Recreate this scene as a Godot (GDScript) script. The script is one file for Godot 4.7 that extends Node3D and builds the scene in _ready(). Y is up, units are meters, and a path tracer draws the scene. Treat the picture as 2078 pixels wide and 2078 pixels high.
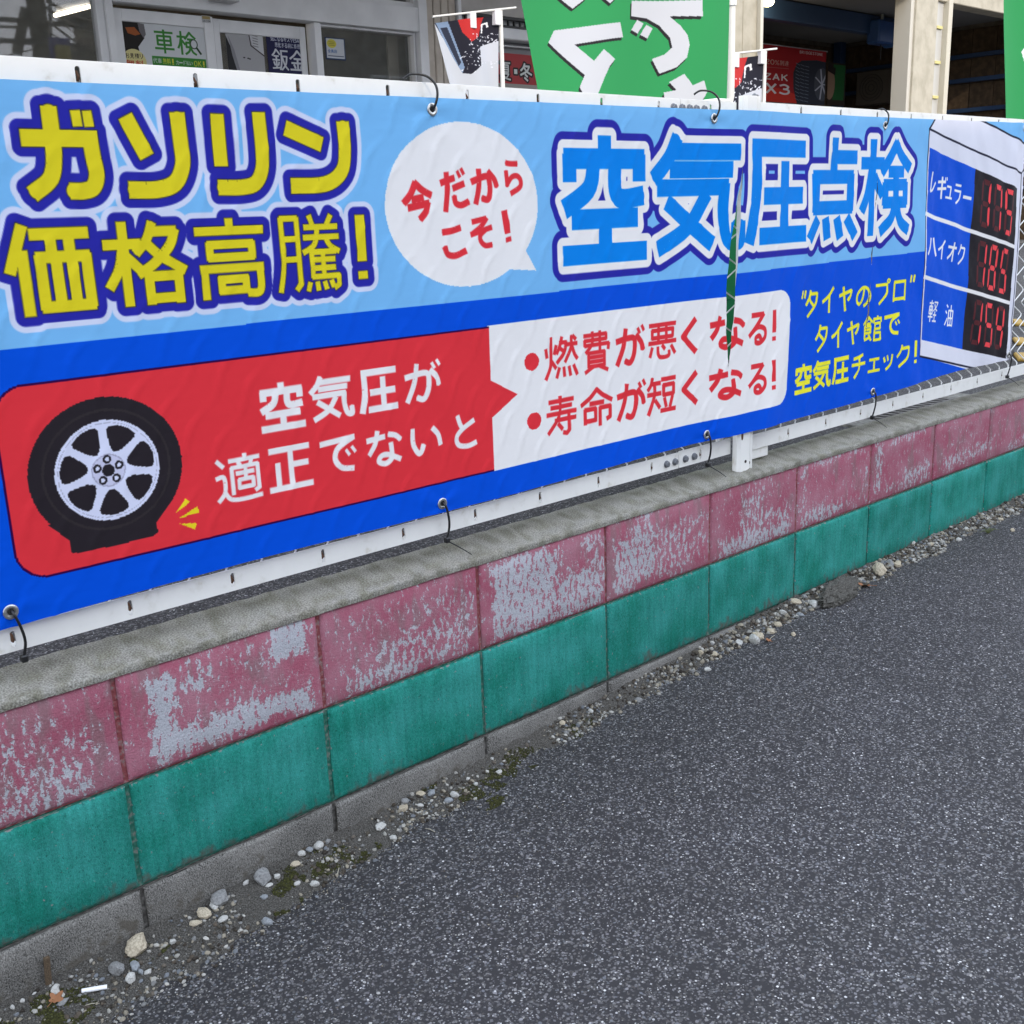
extends Node3D
# A tyre shop's roadside block wall and chain-link fence with a long printed banner, in open shade on a low-sun day.
# x runs along the wall, y is up, z points from the wall to the road. y = 0 is the foot of the green block course.

const F := 2253.43                      # focal length in pixels of the 2078-pixel photograph
const EYE := Vector3(-0.651822, 1.113094, 1.709636)
const TURN := Vector3(-0.263181, -0.737712, -0.035549)
const ZB := -0.045                      # banner plane
const ZS := -6.5                        # shop front plane
const LOT := 0.33                       # forecourt level
const SUN_TAN := 0.52
const SUN_SIDE := 0.33

var rng := RandomNumberGenerator.new()
var used := {}
var cam_basis := Basis()

# ------------------------------------------------------------------ small helpers

func px_ray(u: float, v: float) -> Vector3:
	return cam_basis * Vector3((u - 1039.0) / F, -(v - 1039.0) / F, -1.0)

func on_z(u: float, v: float, z: float) -> Vector3:
	var d := px_ray(u, v)
	return EYE + d * ((z - EYE.z) / d.z)

func on_y(u: float, v: float, y: float) -> Vector3:
	var d := px_ray(u, v)
	return EYE + d * ((y - EYE.y) / d.y)

func lin(r: float, g: float, b: float) -> Color:
	return Color(r, g, b).linear_to_srgb()

func mat(c: Color, rough := 0.8, metal := 0.0, spec := 0.5) -> StandardMaterial3D:
	var m := StandardMaterial3D.new()
	m.albedo_color = c
	m.roughness = rough
	m.metallic = metal
	m.metallic_specular = spec
	return m

func noise_tex(freq: float, size: int, stops: Array, seed_: int, octaves := 4, kind := FastNoiseLite.TYPE_SIMPLEX_SMOOTH) -> NoiseTexture2D:
	var n := FastNoiseLite.new()
	n.noise_type = kind
	n.seed = seed_
	n.frequency = freq
	n.fractal_octaves = octaves
	var t := NoiseTexture2D.new()
	t.width = size
	t.height = size
	t.seamless = true
	t.noise = n
	if stops.size() > 0:
		var g := Gradient.new()
		var offs := PackedFloat32Array()
		var cols := PackedColorArray()
		for s in stops:
			offs.append(s[0])
			cols.append(s[1])
		g.offsets = offs
		g.colors = cols
		t.color_ramp = g
	return t

func noise_normal(freq: float, size: int, strength: float, seed_: int, octaves := 4) -> NoiseTexture2D:
	var t := noise_tex(freq, size, [], seed_, octaves)
	t.as_normal_map = true
	t.bump_strength = strength
	return t

func grained(c0: Color, c1: Color, c2: Color, freq: float, metres: float, rough: float, seed_: int, bump := 3.0) -> StandardMaterial3D:
	# mottled matter: three tones of the stuff itself, tiled in world space
	var m := mat(Color.WHITE, rough)
	m.albedo_texture = noise_tex(freq, 512, [[0.22, c0], [0.5, c1], [0.78, c2]], seed_, 6)
	m.uv1_triplanar = true
	m.uv1_world_triplanar = true
	m.uv1_scale = Vector3.ONE / metres
	if bump > 0.0:
		m.normal_enabled = true
		m.normal_texture = noise_normal(freq * 1.7, 512, bump, seed_ + 7, 5)
		m.normal_scale = 0.8
	return m

func numbered(called: String) -> String:
	var k: int = used.get(called, 0)
	used[called] = k + 1
	return called if k == 0 else "%s_%03d" % [called, k]

func tag(o: Node3D, label: String, category: String, group := "") -> void:
	o.set_meta("label", label)
	o.set_meta("category", category)
	if group != "":
		o.set_meta("group", group)

func thing(called: String, label: String, category: String, at := Vector3.ZERO, group := "") -> Node3D:
	var o := Node3D.new()
	o.name = numbered(called)
	add_child(o)
	o.position = at
	tag(o, label, category, group)
	return o

func obj(called: String, mesh: Mesh, m: Material, parent: Node3D = null) -> MeshInstance3D:
	var o := MeshInstance3D.new()
	o.mesh = mesh
	if m:
		o.material_override = m
	if parent == null:
		o.name = numbered(called)
		add_child(o)
	else:
		o.name = called
		parent.add_child(o, true)
	return o

func setting(o: Node3D, kind := "structure") -> void:
	o.set_meta("kind", kind)

func starts() -> SurfaceTool:
	var st := SurfaceTool.new()
	st.begin(Mesh.PRIMITIVE_TRIANGLES)
	return st

func done(st: SurfaceTool) -> ArrayMesh:
	st.generate_normals()
	return st.commit()

# one triangle turned so that its front looks away from «inside»
func tri_out(st: SurfaceTool, a: Vector3, b: Vector3, c: Vector3, inside: Vector3) -> void:
	var n := (b - a).cross(c - a)
	if n.dot((a + b + c) / 3.0 - inside) > 0.0:
		st.add_vertex(a); st.add_vertex(c); st.add_vertex(b)
	else:
		st.add_vertex(a); st.add_vertex(b); st.add_vertex(c)

func quad_out(st: SurfaceTool, a: Vector3, b: Vector3, c: Vector3, d: Vector3, inside: Vector3) -> void:
	tri_out(st, a, b, c, inside)
	tri_out(st, a, c, d, inside)

func add_box(st: SurfaceTool, lo: Vector3, hi: Vector3, bevel := 0.0) -> void:
	st.set_smooth_group(-1)
	var c := (lo + hi) * 0.5
	var h := (hi - lo) * 0.5
	var b: float = minf(bevel, minf(h.x, minf(h.y, h.z)) * 0.6)
	if b <= 0.0:
		for ax in 3:
			for s in [-1.0, 1.0]:
				var p := []
				for k in [[-1, -1], [1, -1], [1, 1], [-1, 1]]:
					var v := Vector3.ZERO
					v[ax] = s * h[ax]
					v[(ax + 1) % 3] = k[0] * h[(ax + 1) % 3]
					v[(ax + 2) % 3] = k[1] * h[(ax + 2) % 3]
					p.append(c + v)
				quad_out(st, p[0], p[1], p[2], p[3], c)
		return
	var pt := func(sx: float, sy: float, sz: float, ax: int) -> Vector3:
		var s := Vector3(sx, sy, sz)
		var v := Vector3.ZERO
		for k in 3:
			v[k] = s[k] * (h[k] if k == ax else h[k] - b)
		return c + v
	for ax in 3:
		for s in [-1.0, 1.0]:
			var p := []
			for k in [[-1, -1], [1, -1], [1, 1], [-1, 1]]:
				var q := Vector3.ZERO
				q[ax] = s
				q[(ax + 1) % 3] = k[0]
				q[(ax + 2) % 3] = k[1]
				p.append(pt.call(q.x, q.y, q.z, ax))
			quad_out(st, p[0], p[1], p[2], p[3], c)
	for ax in 3:
		for s1 in [-1.0, 1.0]:
			for s2 in [-1.0, 1.0]:
				var q0 := Vector3.ZERO
				q0[(ax + 1) % 3] = s1
				q0[(ax + 2) % 3] = s2
				var q1 := q0
				q0[ax] = -1.0
				q1[ax] = 1.0
				var a1 := (ax + 1) % 3
				var a2 := (ax + 2) % 3
				quad_out(st, pt.call(q0.x, q0.y, q0.z, a1), pt.call(q1.x, q1.y, q1.z, a1), pt.call(q1.x, q1.y, q1.z, a2), pt.call(q0.x, q0.y, q0.z, a2), c)
	for sx in [-1.0, 1.0]:
		for sy in [-1.0, 1.0]:
			for sz in [-1.0, 1.0]:
				tri_out(st, pt.call(sx, sy, sz, 0), pt.call(sx, sy, sz, 1), pt.call(sx, sy, sz, 2), c)

func box_mesh(lo: Vector3, hi: Vector3, bevel := 0.0) -> ArrayMesh:
	var st := starts()
	add_box(st, lo, hi, bevel)
	return done(st)

func add_tube(st: SurfaceTool, pts: Array, r: float, sides := 6, r_end := -1.0) -> void:
	st.set_smooth_group(1)
	var rings := []
	var up := Vector3(0.31, 0.17, 0.93).normalized()
	for i in pts.size():
		var d: Vector3 = (pts[mini(i + 1, pts.size() - 1)] - pts[maxi(i - 1, 0)]).normalized()
		var sx := d.cross(up).normalized()
		if sx.length() < 0.5:
			sx = d.cross(Vector3.UP).normalized()
		var sy := d.cross(sx).normalized()
		var rr := r if r_end < 0.0 else lerpf(r, r_end, float(i) / maxf(1.0, pts.size() - 1.0))
		var ring := []
		for k in sides:
			var a := TAU * k / sides
			ring.append(pts[i] + (sx * cos(a) + sy * sin(a)) * rr)
		rings.append(ring)
	for i in pts.size() - 1:
		var mid: Vector3 = (pts[i] + pts[i + 1]) * 0.5
		for k in sides:
			var k2 := (k + 1) % sides
			quad_out(st, rings[i][k], rings[i][k2], rings[i + 1][k2], rings[i + 1][k], mid)
	st.set_smooth_group(-1)
	for e in [0, pts.size() - 1]:
		var inner: Vector3 = pts[1] if e == 0 else pts[pts.size() - 2]
		for k in sides:
			tri_out(st, pts[e], rings[e][k], rings[e][(k + 1) % sides], inner)

func tube_mesh(pts: Array, r: float, sides := 6, r_end := -1.0) -> ArrayMesh:
	var st := starts()
	add_tube(st, pts, r, sides, r_end)
	return done(st)

func smooth_path(pts: Array, per := 6) -> Array:
	var out := []
	for i in pts.size() - 1:
		var a = pts[maxi(i - 1, 0)]
		var b = pts[i]
		var c = pts[i + 1]
		var d = pts[mini(i + 2, pts.size() - 1)]
		for k in per:
			var t := float(k) / per
			out.append(0.5 * (2.0 * b + (c - a) * t + (2.0 * a - 5.0 * b + 4.0 * c - d) * t * t + (3.0 * b - a - 3.0 * c + d) * t * t * t))
	out.append(pts[pts.size() - 1])
	return out

# a polygon in x-y pulled from z0 to z1 (z1 > z0 is the front)
func add_slab(st: SurfaceTool, poly: PackedVector2Array, z0: float, z1: float) -> void:
	st.set_smooth_group(-1)
	var idx := Geometry2D.triangulate_polygon(poly)
	for i in range(0, idx.size(), 3):
		var a := poly[idx[i]]
		var b := poly[idx[i + 1]]
		var c := poly[idx[i + 2]]
		tri_out(st, Vector3(a.x, a.y, z1), Vector3(b.x, b.y, z1), Vector3(c.x, c.y, z1), Vector3(a.x, a.y, z0))
		tri_out(st, Vector3(a.x, a.y, z0), Vector3(b.x, b.y, z0), Vector3(c.x, c.y, z0), Vector3(a.x, a.y, z1))
	var cw := Geometry2D.is_polygon_clockwise(poly)
	for i in poly.size():
		var a := poly[i]
		var b := poly[(i + 1) % poly.size()]
		var n := Vector2(b.y - a.y, a.x - b.x)
		if cw:
			n = -n
		var m := (a + b) * 0.5 - n
		quad_out(st, Vector3(a.x, a.y, z0), Vector3(b.x, b.y, z0), Vector3(b.x, b.y, z1), Vector3(a.x, a.y, z1), Vector3(m.x, m.y, (z0 + z1) * 0.5))

# flat rectangle with its own texture, front towards +z, with a little thickness behind
func sheet_mesh(w: float, h: float, thick := 0.002) -> ArrayMesh:
	var st := starts()
	st.set_smooth_group(-1)
	for t in [[0, 0], [1, 0], [1, 1], [0, 0], [1, 1], [0, 1]]:
		st.set_uv(Vector2(t[0], t[1]))
		st.add_vertex(Vector3((t[0] - 0.5) * w, (0.5 - t[1]) * h, 0.0))
	for e in [[Vector3(-w / 2, -h / 2, 0), Vector3(w / 2, -h / 2, 0)], [Vector3(w / 2, -h / 2, 0), Vector3(w / 2, h / 2, 0)], [Vector3(w / 2, h / 2, 0), Vector3(-w / 2, h / 2, 0)], [Vector3(-w / 2, h / 2, 0), Vector3(-w / 2, -h / 2, 0)]]:
		var uv := Vector2(e[0].x / w + 0.5, 0.5 - e[0].y / h) * 0.98 + Vector2(0.01, 0.01)
		st.set_uv(uv)
		quad_out(st, e[0], e[1], e[1] - Vector3(0, 0, thick), e[0] - Vector3(0, 0, thick), Vector3(0, 0, -thick * 0.5))
	return done(st)

# ------------------------------------------------------------------ print: a canvas with polygons and stroked lettering

class Canvas:
	var w: int
	var h: int
	var x0: float
	var y1: float
	var mm: float
	var px := PackedByteArray()

	func _init(x0_: float, x1_: float, y0_: float, y1_: float, cell: float, c: Color) -> void:
		x0 = x0_
		y1 = y1_
		mm = cell
		w = int(round((x1_ - x0_) / cell))
		h = int(round((y1_ - y0_) / cell))
		px.resize(w * h * 3)
		for i in w * h:
			px[i * 3] = int(c.r8)
			px[i * 3 + 1] = int(c.g8)
			px[i * 3 + 2] = int(c.b8)

	func at(p: Vector2) -> Vector2:
		return Vector2((p.x - x0) / mm, (y1 - p.y) / mm)

	func put(x: int, y: int, c: Color, a := 1.0) -> void:
		if x < 0 or y < 0 or x >= w or y >= h:
			return
		var i := (y * w + x) * 3
		px[i] = int(lerpf(px[i], c.r8, a))
		px[i + 1] = int(lerpf(px[i + 1], c.g8, a))
		px[i + 2] = int(lerpf(px[i + 2], c.b8, a))

	func poly(pts: Array, c: Color) -> void:
		var q := PackedVector2Array()
		for p in pts:
			q.append(at(p))
		var lo := 1e9
		var hi := -1e9
		for p in q:
			lo = minf(lo, p.y)
			hi = maxf(hi, p.y)
		for y in range(maxi(0, int(floor(lo))), mini(h - 1, int(ceil(hi))) + 1):
			var yy := y + 0.5
			var xs := []
			for i in q.size():
				var a := q[i]
				var b := q[(i + 1) % q.size()]
				if (a.y <= yy) != (b.y <= yy):
					xs.append(a.x + (yy - a.y) / (b.y - a.y) * (b.x - a.x))
			xs.sort()
			for k in range(0, xs.size() - 1, 2):
				for x in range(maxi(0, int(ceil(xs[k] - 0.5))), mini(w - 1, int(floor(xs[k + 1] - 0.5))) + 1):
					put(x, y, c)

	func ellipse(cx: float, cy: float, rx: float, ry: float, c: Color) -> void:
		var pts := []
		for k in 72:
			pts.append(Vector2(cx + rx * cos(TAU * k / 72), cy + ry * sin(TAU * k / 72)))
		poly(pts, c)

	func round_rect(xa: float, xb: float, ya: float, yb: float, r: float, c: Color, corners := [1, 1, 1, 1]) -> void:
		# corners: bottom left, bottom right, top right, top left
		var pts := []
		var cs := [[xa + r, ya + r, PI], [xb - r, ya + r, PI * 1.5], [xb - r, yb - r, 0.0], [xa + r, yb - r, PI * 0.5]]
		var sharp := [Vector2(xa, ya), Vector2(xb, ya), Vector2(xb, yb), Vector2(xa, yb)]
		for k in 4:
			if corners[k]:
				for j in 9:
					var a: float = cs[k][2] + PI * 0.5 * j / 8.0
					pts.append(Vector2(cs[k][0] + r * cos(a), cs[k][1] + r * sin(a)))
			else:
				pts.append(sharp[k])
		poly(pts, c)

	# lines: [[points in metres], half width in metres]; layers: [[how far the ink spreads, colour]] from the widest to the narrowest
	func ink(lines: Array, layers: Array, soft := false) -> void:
		var most: float = layers[0][0] / mm + 1.5
		var lo := Vector2(1e9, 1e9)
		var hi := Vector2(-1e9, -1e9)
		var segs := []
		for l in lines:
			var hw: float = l[1] / mm
			var n: int = l[0].size()
			for i in n:
				var p := at(l[0][i])
				lo = lo.min(p - Vector2(hw, hw) * 1.5)
				hi = hi.max(p + Vector2(hw, hw) * 1.5)
				if i + 1 < n:
					segs.append([p, at(l[0][i + 1]), hw, i > 0, i + 2 < n])
		var ax := maxi(0, int(lo.x - most))
		var ay := maxi(0, int(lo.y - most))
		var bx := mini(w - 1, int(hi.x + most))
		var by := mini(h - 1, int(hi.y + most))
		var dw := bx - ax + 1
		if dw <= 0 or by < ay:
			return
		var dist := PackedFloat32Array()
		dist.resize(dw * (by - ay + 1))
		dist.fill(1e9)
		for s in segs:
			var a: Vector2 = s[0]
			var b: Vector2 = s[1]
			var hw: float = s[2]
			var d := b - a
			var ln := d.length()
			if ln < 1e-4:
				continue
			d /= ln
			var ea: float = 0.0 if s[3] else hw * 0.45
			var eb: float = 0.0 if s[4] else hw * 0.45
			var reach := hw * 1.5 + most
			for y in range(maxi(ay, int(minf(a.y, b.y) - reach)), mini(by, int(maxf(a.y, b.y) + reach)) + 1):
				for x in range(maxi(ax, int(minf(a.x, b.x) - reach)), mini(bx, int(maxf(a.x, b.x) + reach)) + 1):
					var p := Vector2(x + 0.5, y + 0.5) - a
					var t := p.dot(d)
					var n := absf(p.cross(d))
					var v: float
					if s[3] and t < 0.0:
						v = p.length() - hw
					elif s[4] and t > ln:
						v = (p - d * ln).length() - hw
					else:
						var ex := maxf(-t - ea, t - ln - eb)
						var ey := n - hw
						if ex < 0.0 or ey < 0.0:
							v = maxf(ex, ey)
						else:
							v = sqrt(ex * ex + ey * ey)
					var i := (y - ay) * dw + x - ax
					if v < dist[i]:
						dist[i] = v
		for y in range(ay, by + 1):
			for x in range(ax, bx + 1):
				var v := dist[(y - ay) * dw + x - ax]
				if v > most:
					continue
				for l in layers:
					var e: float = v - l[0] / mm
					if soft:
						if e < 0.5:
							put(x, y, l[1], clampf(0.5 - e, 0.0, 1.0))
					elif e < 0.0:
						put(x, y, l[1])

	func texture() -> ImageTexture:
		return ImageTexture.create_from_image(Image.create_from_data(w, h, false, Image.FORMAT_RGB8, px))

# each sign as strokes on a 100 x 100 field, y down; «~» makes a stroke a smooth curve, «!» a thinner one; the number is the stroke width
const SIGNS := {
	"ガ": [18, "~37,0 37,25 36,50 28,75 4,91/0,31 94,31/~88,31 89,50 91,72 84,86 70,90 56,90/!72,2 73,15/!88,2 89,15"],
	"ソ": [19, "13,6 33,46/~86,0 87,35 86,60 72,82 45,90 9,90"],
	"リ": [19, "12,4 12,60/~86,0 87,40 84,68 70,86 45,91 8,91"],
	"ン": [18, "3,14 50,32/~90,6 90,40 82,70 55,87 5,89"],
	"価": [12, "24,2 6,50/21,30 21,98/34,10 96,10/54,10 54,34/75,10 75,34/38,36 95,36/40,36 40,92/93,36 93,92/38,92 95,92/58,36 58,92/76,36 76,92"],
	"格": [11, "24,2 24,98/2,26 42,26/~22,32 16,55 3,76/27,42 42,58/~60,3 52,22 39,36/58,12 88,12/~88,12 80,30 60,50 40,62/~52,26 68,42 96,60/50,66 90,66/51,64 51,98/88,64 88,98/50,93 90,93"],
	"高": [10, "50,2 50,14/2,15 98,15/18,32 82,32/18,48 82,48/19,31 19,49/81,31 81,49/5,62 95,62/9,62 9,98/~91,62 91,86 86,95 72,95/30,76 70,76/30,90 70,90/32,75 32,91/68,75 68,91"],
	"騰": [7, "10,4 34,4/~10,4 10,60 3,96/34,4 34,88 28,95/10,30 34,30/10,56 34,56/54,2 58,12/88,2 82,12/46,16 96,16/44,29 98,29/~66,16 60,38 42,48/~78,29 84,40 98,48/54,48 92,48/54,46 54,80/54,58 90,58/54,69 90,69/72,46 72,80/54,80 95,80 95,92 88,96/48,88 45,97/60,88 61,97/72,88 74,96/83,87 85,94"],
	"！": [34, "50,8 50,68/50,90 50,94"],
	"今": [14, "~50,4 30,28 4,46/~50,4 70,25 96,42/33,44 67,44/15,62 84,62/~82,62 70,82 50,96"],
	"だ": [13, "8,25 55,20/~32,5 26,45 8,96/50,45 90,40/~48,68 50,84 70,92 96,88/!74,6 80,20/!90,2 96,15"],
	"か": [14, "~5,32 45,26 66,28 70,45 66,75 54,94 36,88/~36,4 28,50 8,96/~72,16 90,40 95,60"],
	"ら": [13, "~30,5 50,10 78,14/~22,30 20,55 18,70/~18,68 45,50 72,50 86,65 78,85 32,97"],
	"こ": [15, "~14,12 50,14 86,12/~10,60 18,82 50,92 94,86"],
	"そ": [13, "20,8 76,8/~78,8 50,30 8,46/6,46 94,40/~70,42 44,55 42,75 58,92 84,95"],
	"空": [13, "50,2 50,14/6,17 94,17/9,17 9,32/91,17 91,32/~36,24 30,42 5,56/~62,22 62,42 70,50 93,48/14,66 86,66/50,66 50,94/3,95 97,95"],
	"気": [11, "~26,2 18,18 3,34/22,12 94,12/22,28 86,28/8,44 82,44/~80,44 80,70 86,92 97,95 97,80/~60,52 40,80 8,97/18,58 66,95"],
	"圧": [13, "8,8 96,8/~12,8 12,55 3,96/62,24 62,92/28,54 92,54/22,93 97,93"],
	"点": [11, "50,2 50,38/50,18 92,18/14,38 86,38/16,38 16,70/84,38 84,70/14,69 86,69/20,82 8,98/38,82 42,98/60,82 66,98/80,82 94,98"],
	"検": [10, "22,2 22,98/2,24 42,24/~20,32 14,54 4,72/27,40 41,56/~68,4 56,18 42,32/~68,4 80,16 97,28/56,33 84,33/47,47 91,47/48,47 48,66/90,47 90,66/47,66 91,66/69,33 69,62/~69,60 62,82 42,96/~69,64 80,86 97,96"],
	"が": [12, "~4,36 42,30 62,32 66,48 62,76 50,95 34,90/~34,8 26,52 6,96/~72,26 88,46 92,62/!76,8 82,20/!90,2 96,14"],
	"適": [8, "5,8 18,22/~2,44 18,44 18,74 3,92/~18,76 30,92 60,96 98,94/66,2 66,10/32,12 98,12/50,13 54,24/82,13 78,24/36,27 36,82/36,27 94,27/94,27 94,78 86,82/66,27 66,50/46,40 84,40/50,54 50,72/82,54 82,72/50,54 82,54/50,71 82,71"],
	"正": [11, "6,8 94,8/52,8 52,92/52,44 90,44/22,38 22,92/2,93 98,93"],
	"で": [12, "5,14 92,8/~88,10 50,30 40,60 56,85 86,92/!70,40 78,54/!86,34 94,48"],
	"な": [12, "6,24 52,20/~34,4 26,36 9,62/~66,16 84,22 96,34/~70,42 72,70 70,84 52,95 34,86 42,72 62,72 94,90"],
	"い": [13, "~10,14 10,55 22,84 32,86 40,66/~70,20 86,42 92,72"],
	"と": [13, "~26,5 34,28 44,42/~86,24 44,42 20,62 26,86 60,94 92,88"],
	"燃": [7.5, "20,2 20,45/~20,40 18,70 4,97/22,58 34,74/5,28 8,46/35,22 30,40/~52,4 46,24 37,40/46,16 64,16/~64,16 58,40 38,62/46,28 56,36/66,22 98,22/~80,3 80,30 62,62/~82,24 90,46 98,58/86,4 94,12/44,76 37,97/58,76 60,96/74,76 78,96/88,74 97,96"],
	"費": [7.5, "12,9 82,9/82,9 82,21/14,21 82,21/14,21 14,33/14,33 90,33/90,33 88,46/~38,2 37,30 18,50/62,2 62,50/26,52 26,86/76,52 76,86/26,52 76,52/26,63 76,63/26,74 76,74/26,85 76,85/40,86 16,98/60,86 86,98"],
	"悪": [8.5, "5,6 95,6/36,6 36,52/64,6 64,52/14,20 86,20/14,20 14,40/86,20 86,40/14,40 86,40/3,53 97,53/14,66 7,88/~34,66 36,88 50,94 72,92 74,80/50,62 58,72/82,66 94,86"],
	"く": [15, "72,5 16,50 74,96"],
	"る": [12, "18,9 74,9/~76,9 40,44 8,70/~18,62 50,46 84,56 86,80 62,95 40,92 38,78 56,74 66,86"],
	"寿": [8.5, "12,12 88,12/18,27 82,27/5,43 95,43/~46,2 42,50 8,90/30,60 95,60/74,50 74,90 66,97 56,94/40,70 52,84"],
	"命": [9, "~50,3 30,22 3,38/~50,3 70,20 97,36/30,38 70,38/14,52 14,88/14,52 46,52/46,52 46,84/14,82 46,82/60,52 60,97/60,52 92,52/92,52 92,80 82,84"],
	"短": [9, "~16,2 12,18 3,30/12,16 44,16/2,44 46,44/~24,16 24,50 4,96/28,62 43,82/50,8 97,8/56,24 92,24/56,24 56,50/92,24 92,50/56,50 92,50/60,60 66,82/88,58 80,84/48,92 98,92"],
	"タ": [11, "~38,2 28,28 6,52/34,14 86,14/~88,14 78,55 22,97/32,36 66,60"],
	"イ": [12, "~84,4 50,34 6,54/56,36 56,97"],
	"ヤ": [12, "5,36 88,20/~90,20 84,40 68,56/~32,4 40,40 52,97"],
	"の": [11, "~54,14 46,60 24,84 8,66 14,34 46,12 80,22 92,54 80,80 58,94"],
	"プ": [10, "5,22 78,22/~78,22 74,62 28,97/!~86,1 96,7 88,16 79,9 86,1"],
	"ロ": [11, "10,12 90,12/11,12 11,96/89,12 89,96/10,88 90,88"],
	"館": [8, "~24,2 16,16 2,28/~24,2 34,12 46,22/14,28 36,28/10,38 10,84/10,38 38,38/38,38 38,64/10,50 38,50/10,64 38,64/10,90 38,82/30,72 42,94/74,2 74,10/52,12 97,12/54,12 54,26/96,12 96,26/60,30 60,98/60,30 90,30/90,30 90,52/60,52 90,52/60,68 92,68/92,68 92,96/60,96 92,96"],
	"チ": [11, "~80,5 50,12 16,16/3,42 97,42/~52,14 52,60 20,97"],
	"ェ": [14, "12,10 88,10/50,10 50,88/3,90 97,90"],
	"ッ": [14, "8,24 18,48/40,16 50,42/~92,16 80,66 32,96"],
	"ク": [11, "~36,2 28,26 6,50/34,16 88,16/~90,16 78,62 22,97"],
	"レ": [13, "~16,4 16,60 16,92/~16,92 56,80 92,46"],
	"ギ": [12, "3,30 80,22/5,60 92,50/40,6 54,97/!76,4 80,16/!92,2 96,13"],
	"ュ": [14, "14,14 72,14/72,14 66,86/3,88 97,88"],
	"ラ": [12, "16,8 84,8/5,36 92,36/~90,36 80,72 30,97"],
	"ー": [30, "4,50 96,50"],
	"ハ": [12, "~30,14 22,56 4,92/~62,10 76,50 96,92"],
	"オ": [12, "3,28 97,28/66,4 66,95/~64,30 40,62 6,84"],
	"軽": [7.5, "4,14 46,14/8,28 8,62/42,28 42,62/8,28 42,28/8,45 42,45/8,62 42,62/2,76 48,76/25,2 25,98/56,8 92,8/~94,8 82,30 54,48/~62,18 76,36 97,46/76,50 76,94/58,66 94,66/53,94 98,94"],
	"油": [8.5, "10,4 26,14/3,32 18,42/8,94 26,64/40,28 40,98/94,28 94,98/40,28 94,28/40,62 94,62/40,94 94,94/67,4 67,94"],
	"“": [26, "26,20 16,80/76,20 66,80"],
	"”": [26, "34,20 24,80/84,20 74,80"],
	"車": [10, "4,12 96,12/16,28 84,28/16,28 16,64/84,28 84,64/16,46 84,46/16,64 84,64/2,80 98,80/50,2 50,98"],
	"鈑": [8.5, "~26,2 16,18 2,32/~26,2 38,14 48,26/12,34 40,34/4,52 46,52/26,34 26,90/10,62 16,78/42,62 36,78/2,92 48,88/54,8 98,8/~58,8 58,60 48,98/62,34 92,34/~92,34 84,70 58,98/~64,40 78,76 98,97"],
	"金": [10, "~50,3 30,24 3,42/~50,3 70,22 97,40/28,42 72,42/12,62 88,62/50,42 50,92/26,70 34,86/76,70 68,86/3,94 97,94"],
	"お": [11, "4,26 52,24/~30,4 30,80 20,92 8,80 24,62 60,50 86,62 82,84 58,92/72,14 92,32"],
	"見": [10, "24,8 76,8/24,8 24,58/76,8 76,58/24,25 76,25/24,41 76,41/24,58 76,58/~38,60 30,84 4,96/~62,60 62,90 76,95 95,84"],
	"積": [8, "~40,4 24,10 4,12/24,10 24,98/2,30 44,30/22,34 4,66/26,40 42,56/50,8 96,8/52,18 94,18/48,28 98,28/74,2 74,28/56,38 92,38/56,38 56,78/92,38 92,78/56,51 92,51/56,64 92,64/56,78 92,78/66,80 52,96/82,80 96,96"],
	"り": [13, "~20,6 18,40 22,60/~72,4 76,50 40,96"],
	"代": [11, "~28,2 18,28 4,46/20,30 20,98/36,40 96,28/~56,4 64,60 94,96/76,6 88,18"],
	"無": [8.5, "~24,2 16,14 4,24/20,14 92,14/8,34 94,34/2,58 98,58/22,14 22,58/42,14 42,58/62,14 62,58/82,14 82,58/16,74 6,96/40,74 42,94/62,74 66,94/84,74 96,96"],
	"料": [9.5, "26,2 26,98/2,40 50,40/8,12 16,30/44,12 38,30/24,44 4,76/28,46 46,66/60,14 70,24/56,38 66,48/82,2 82,98/52,72 98,62"],
	"カ": [12, "6,30 88,30/~44,4 42,60 8,96/~88,30 88,80 78,94 62,90"],
	"ド": [13, "30,4 30,97/30,40 76,62/62,6 70,22/80,2 88,18"],
	"払": [11, "24,2 24,88 12,94/2,26 46,26/2,62 46,50/~68,6 60,50 46,90/46,90 90,84/80,60 96,96"],
	"O": [14, "~50,8 20,22 12,50 20,78 50,92 80,78 88,50 80,22 50,8"],
	"K": [15, "18,6 18,94/84,6 20,56/40,42 88,94"],
	"に": [12, "~14,6 10,50 16,94/46,24 90,22/~44,62 50,84 92,82"],
	"キ": [12, "10,32 84,22/4,62 96,52/42,4 58,97"],
	"ズ": [11, "12,16 76,16/~76,16 56,60 6,94/52,56 88,92/80,2 86,14/94,0 98,12"],
	"や": [11, "~4,44 50,24 86,26 92,44 70,58/52,4 62,20/~28,12 40,50 54,97"],
	"凹": [11, "6,12 30,12 30,48 70,48 70,12 94,12 94,92 6,92 6,12"],
	"み": [11, "20,14 54,14/~54,14 40,60 16,88 6,72 30,54 94,74/~78,40 76,70 58,96"],
	"は": [11, "~14,6 8,50 14,94/40,30 96,28/~68,6 70,70 62,90 44,88 48,72 94,86"],
	"化": [12, "~28,2 18,28 4,46/20,30 20,98/90,20 52,50/~54,4 52,86 72,92 95,90 96,70"],
	"す": [11, "4,22 96,22/~58,4 60,50 40,62 36,44 58,40 62,70 36,96"],
	"前": [9, "30,2 36,16/70,2 62,16/2,22 98,22/14,38 14,98/14,38 46,38/46,38 46,94 38,96/14,56 46,56/14,72 46,72/66,38 66,78/90,34 90,96 78,96"],
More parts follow.
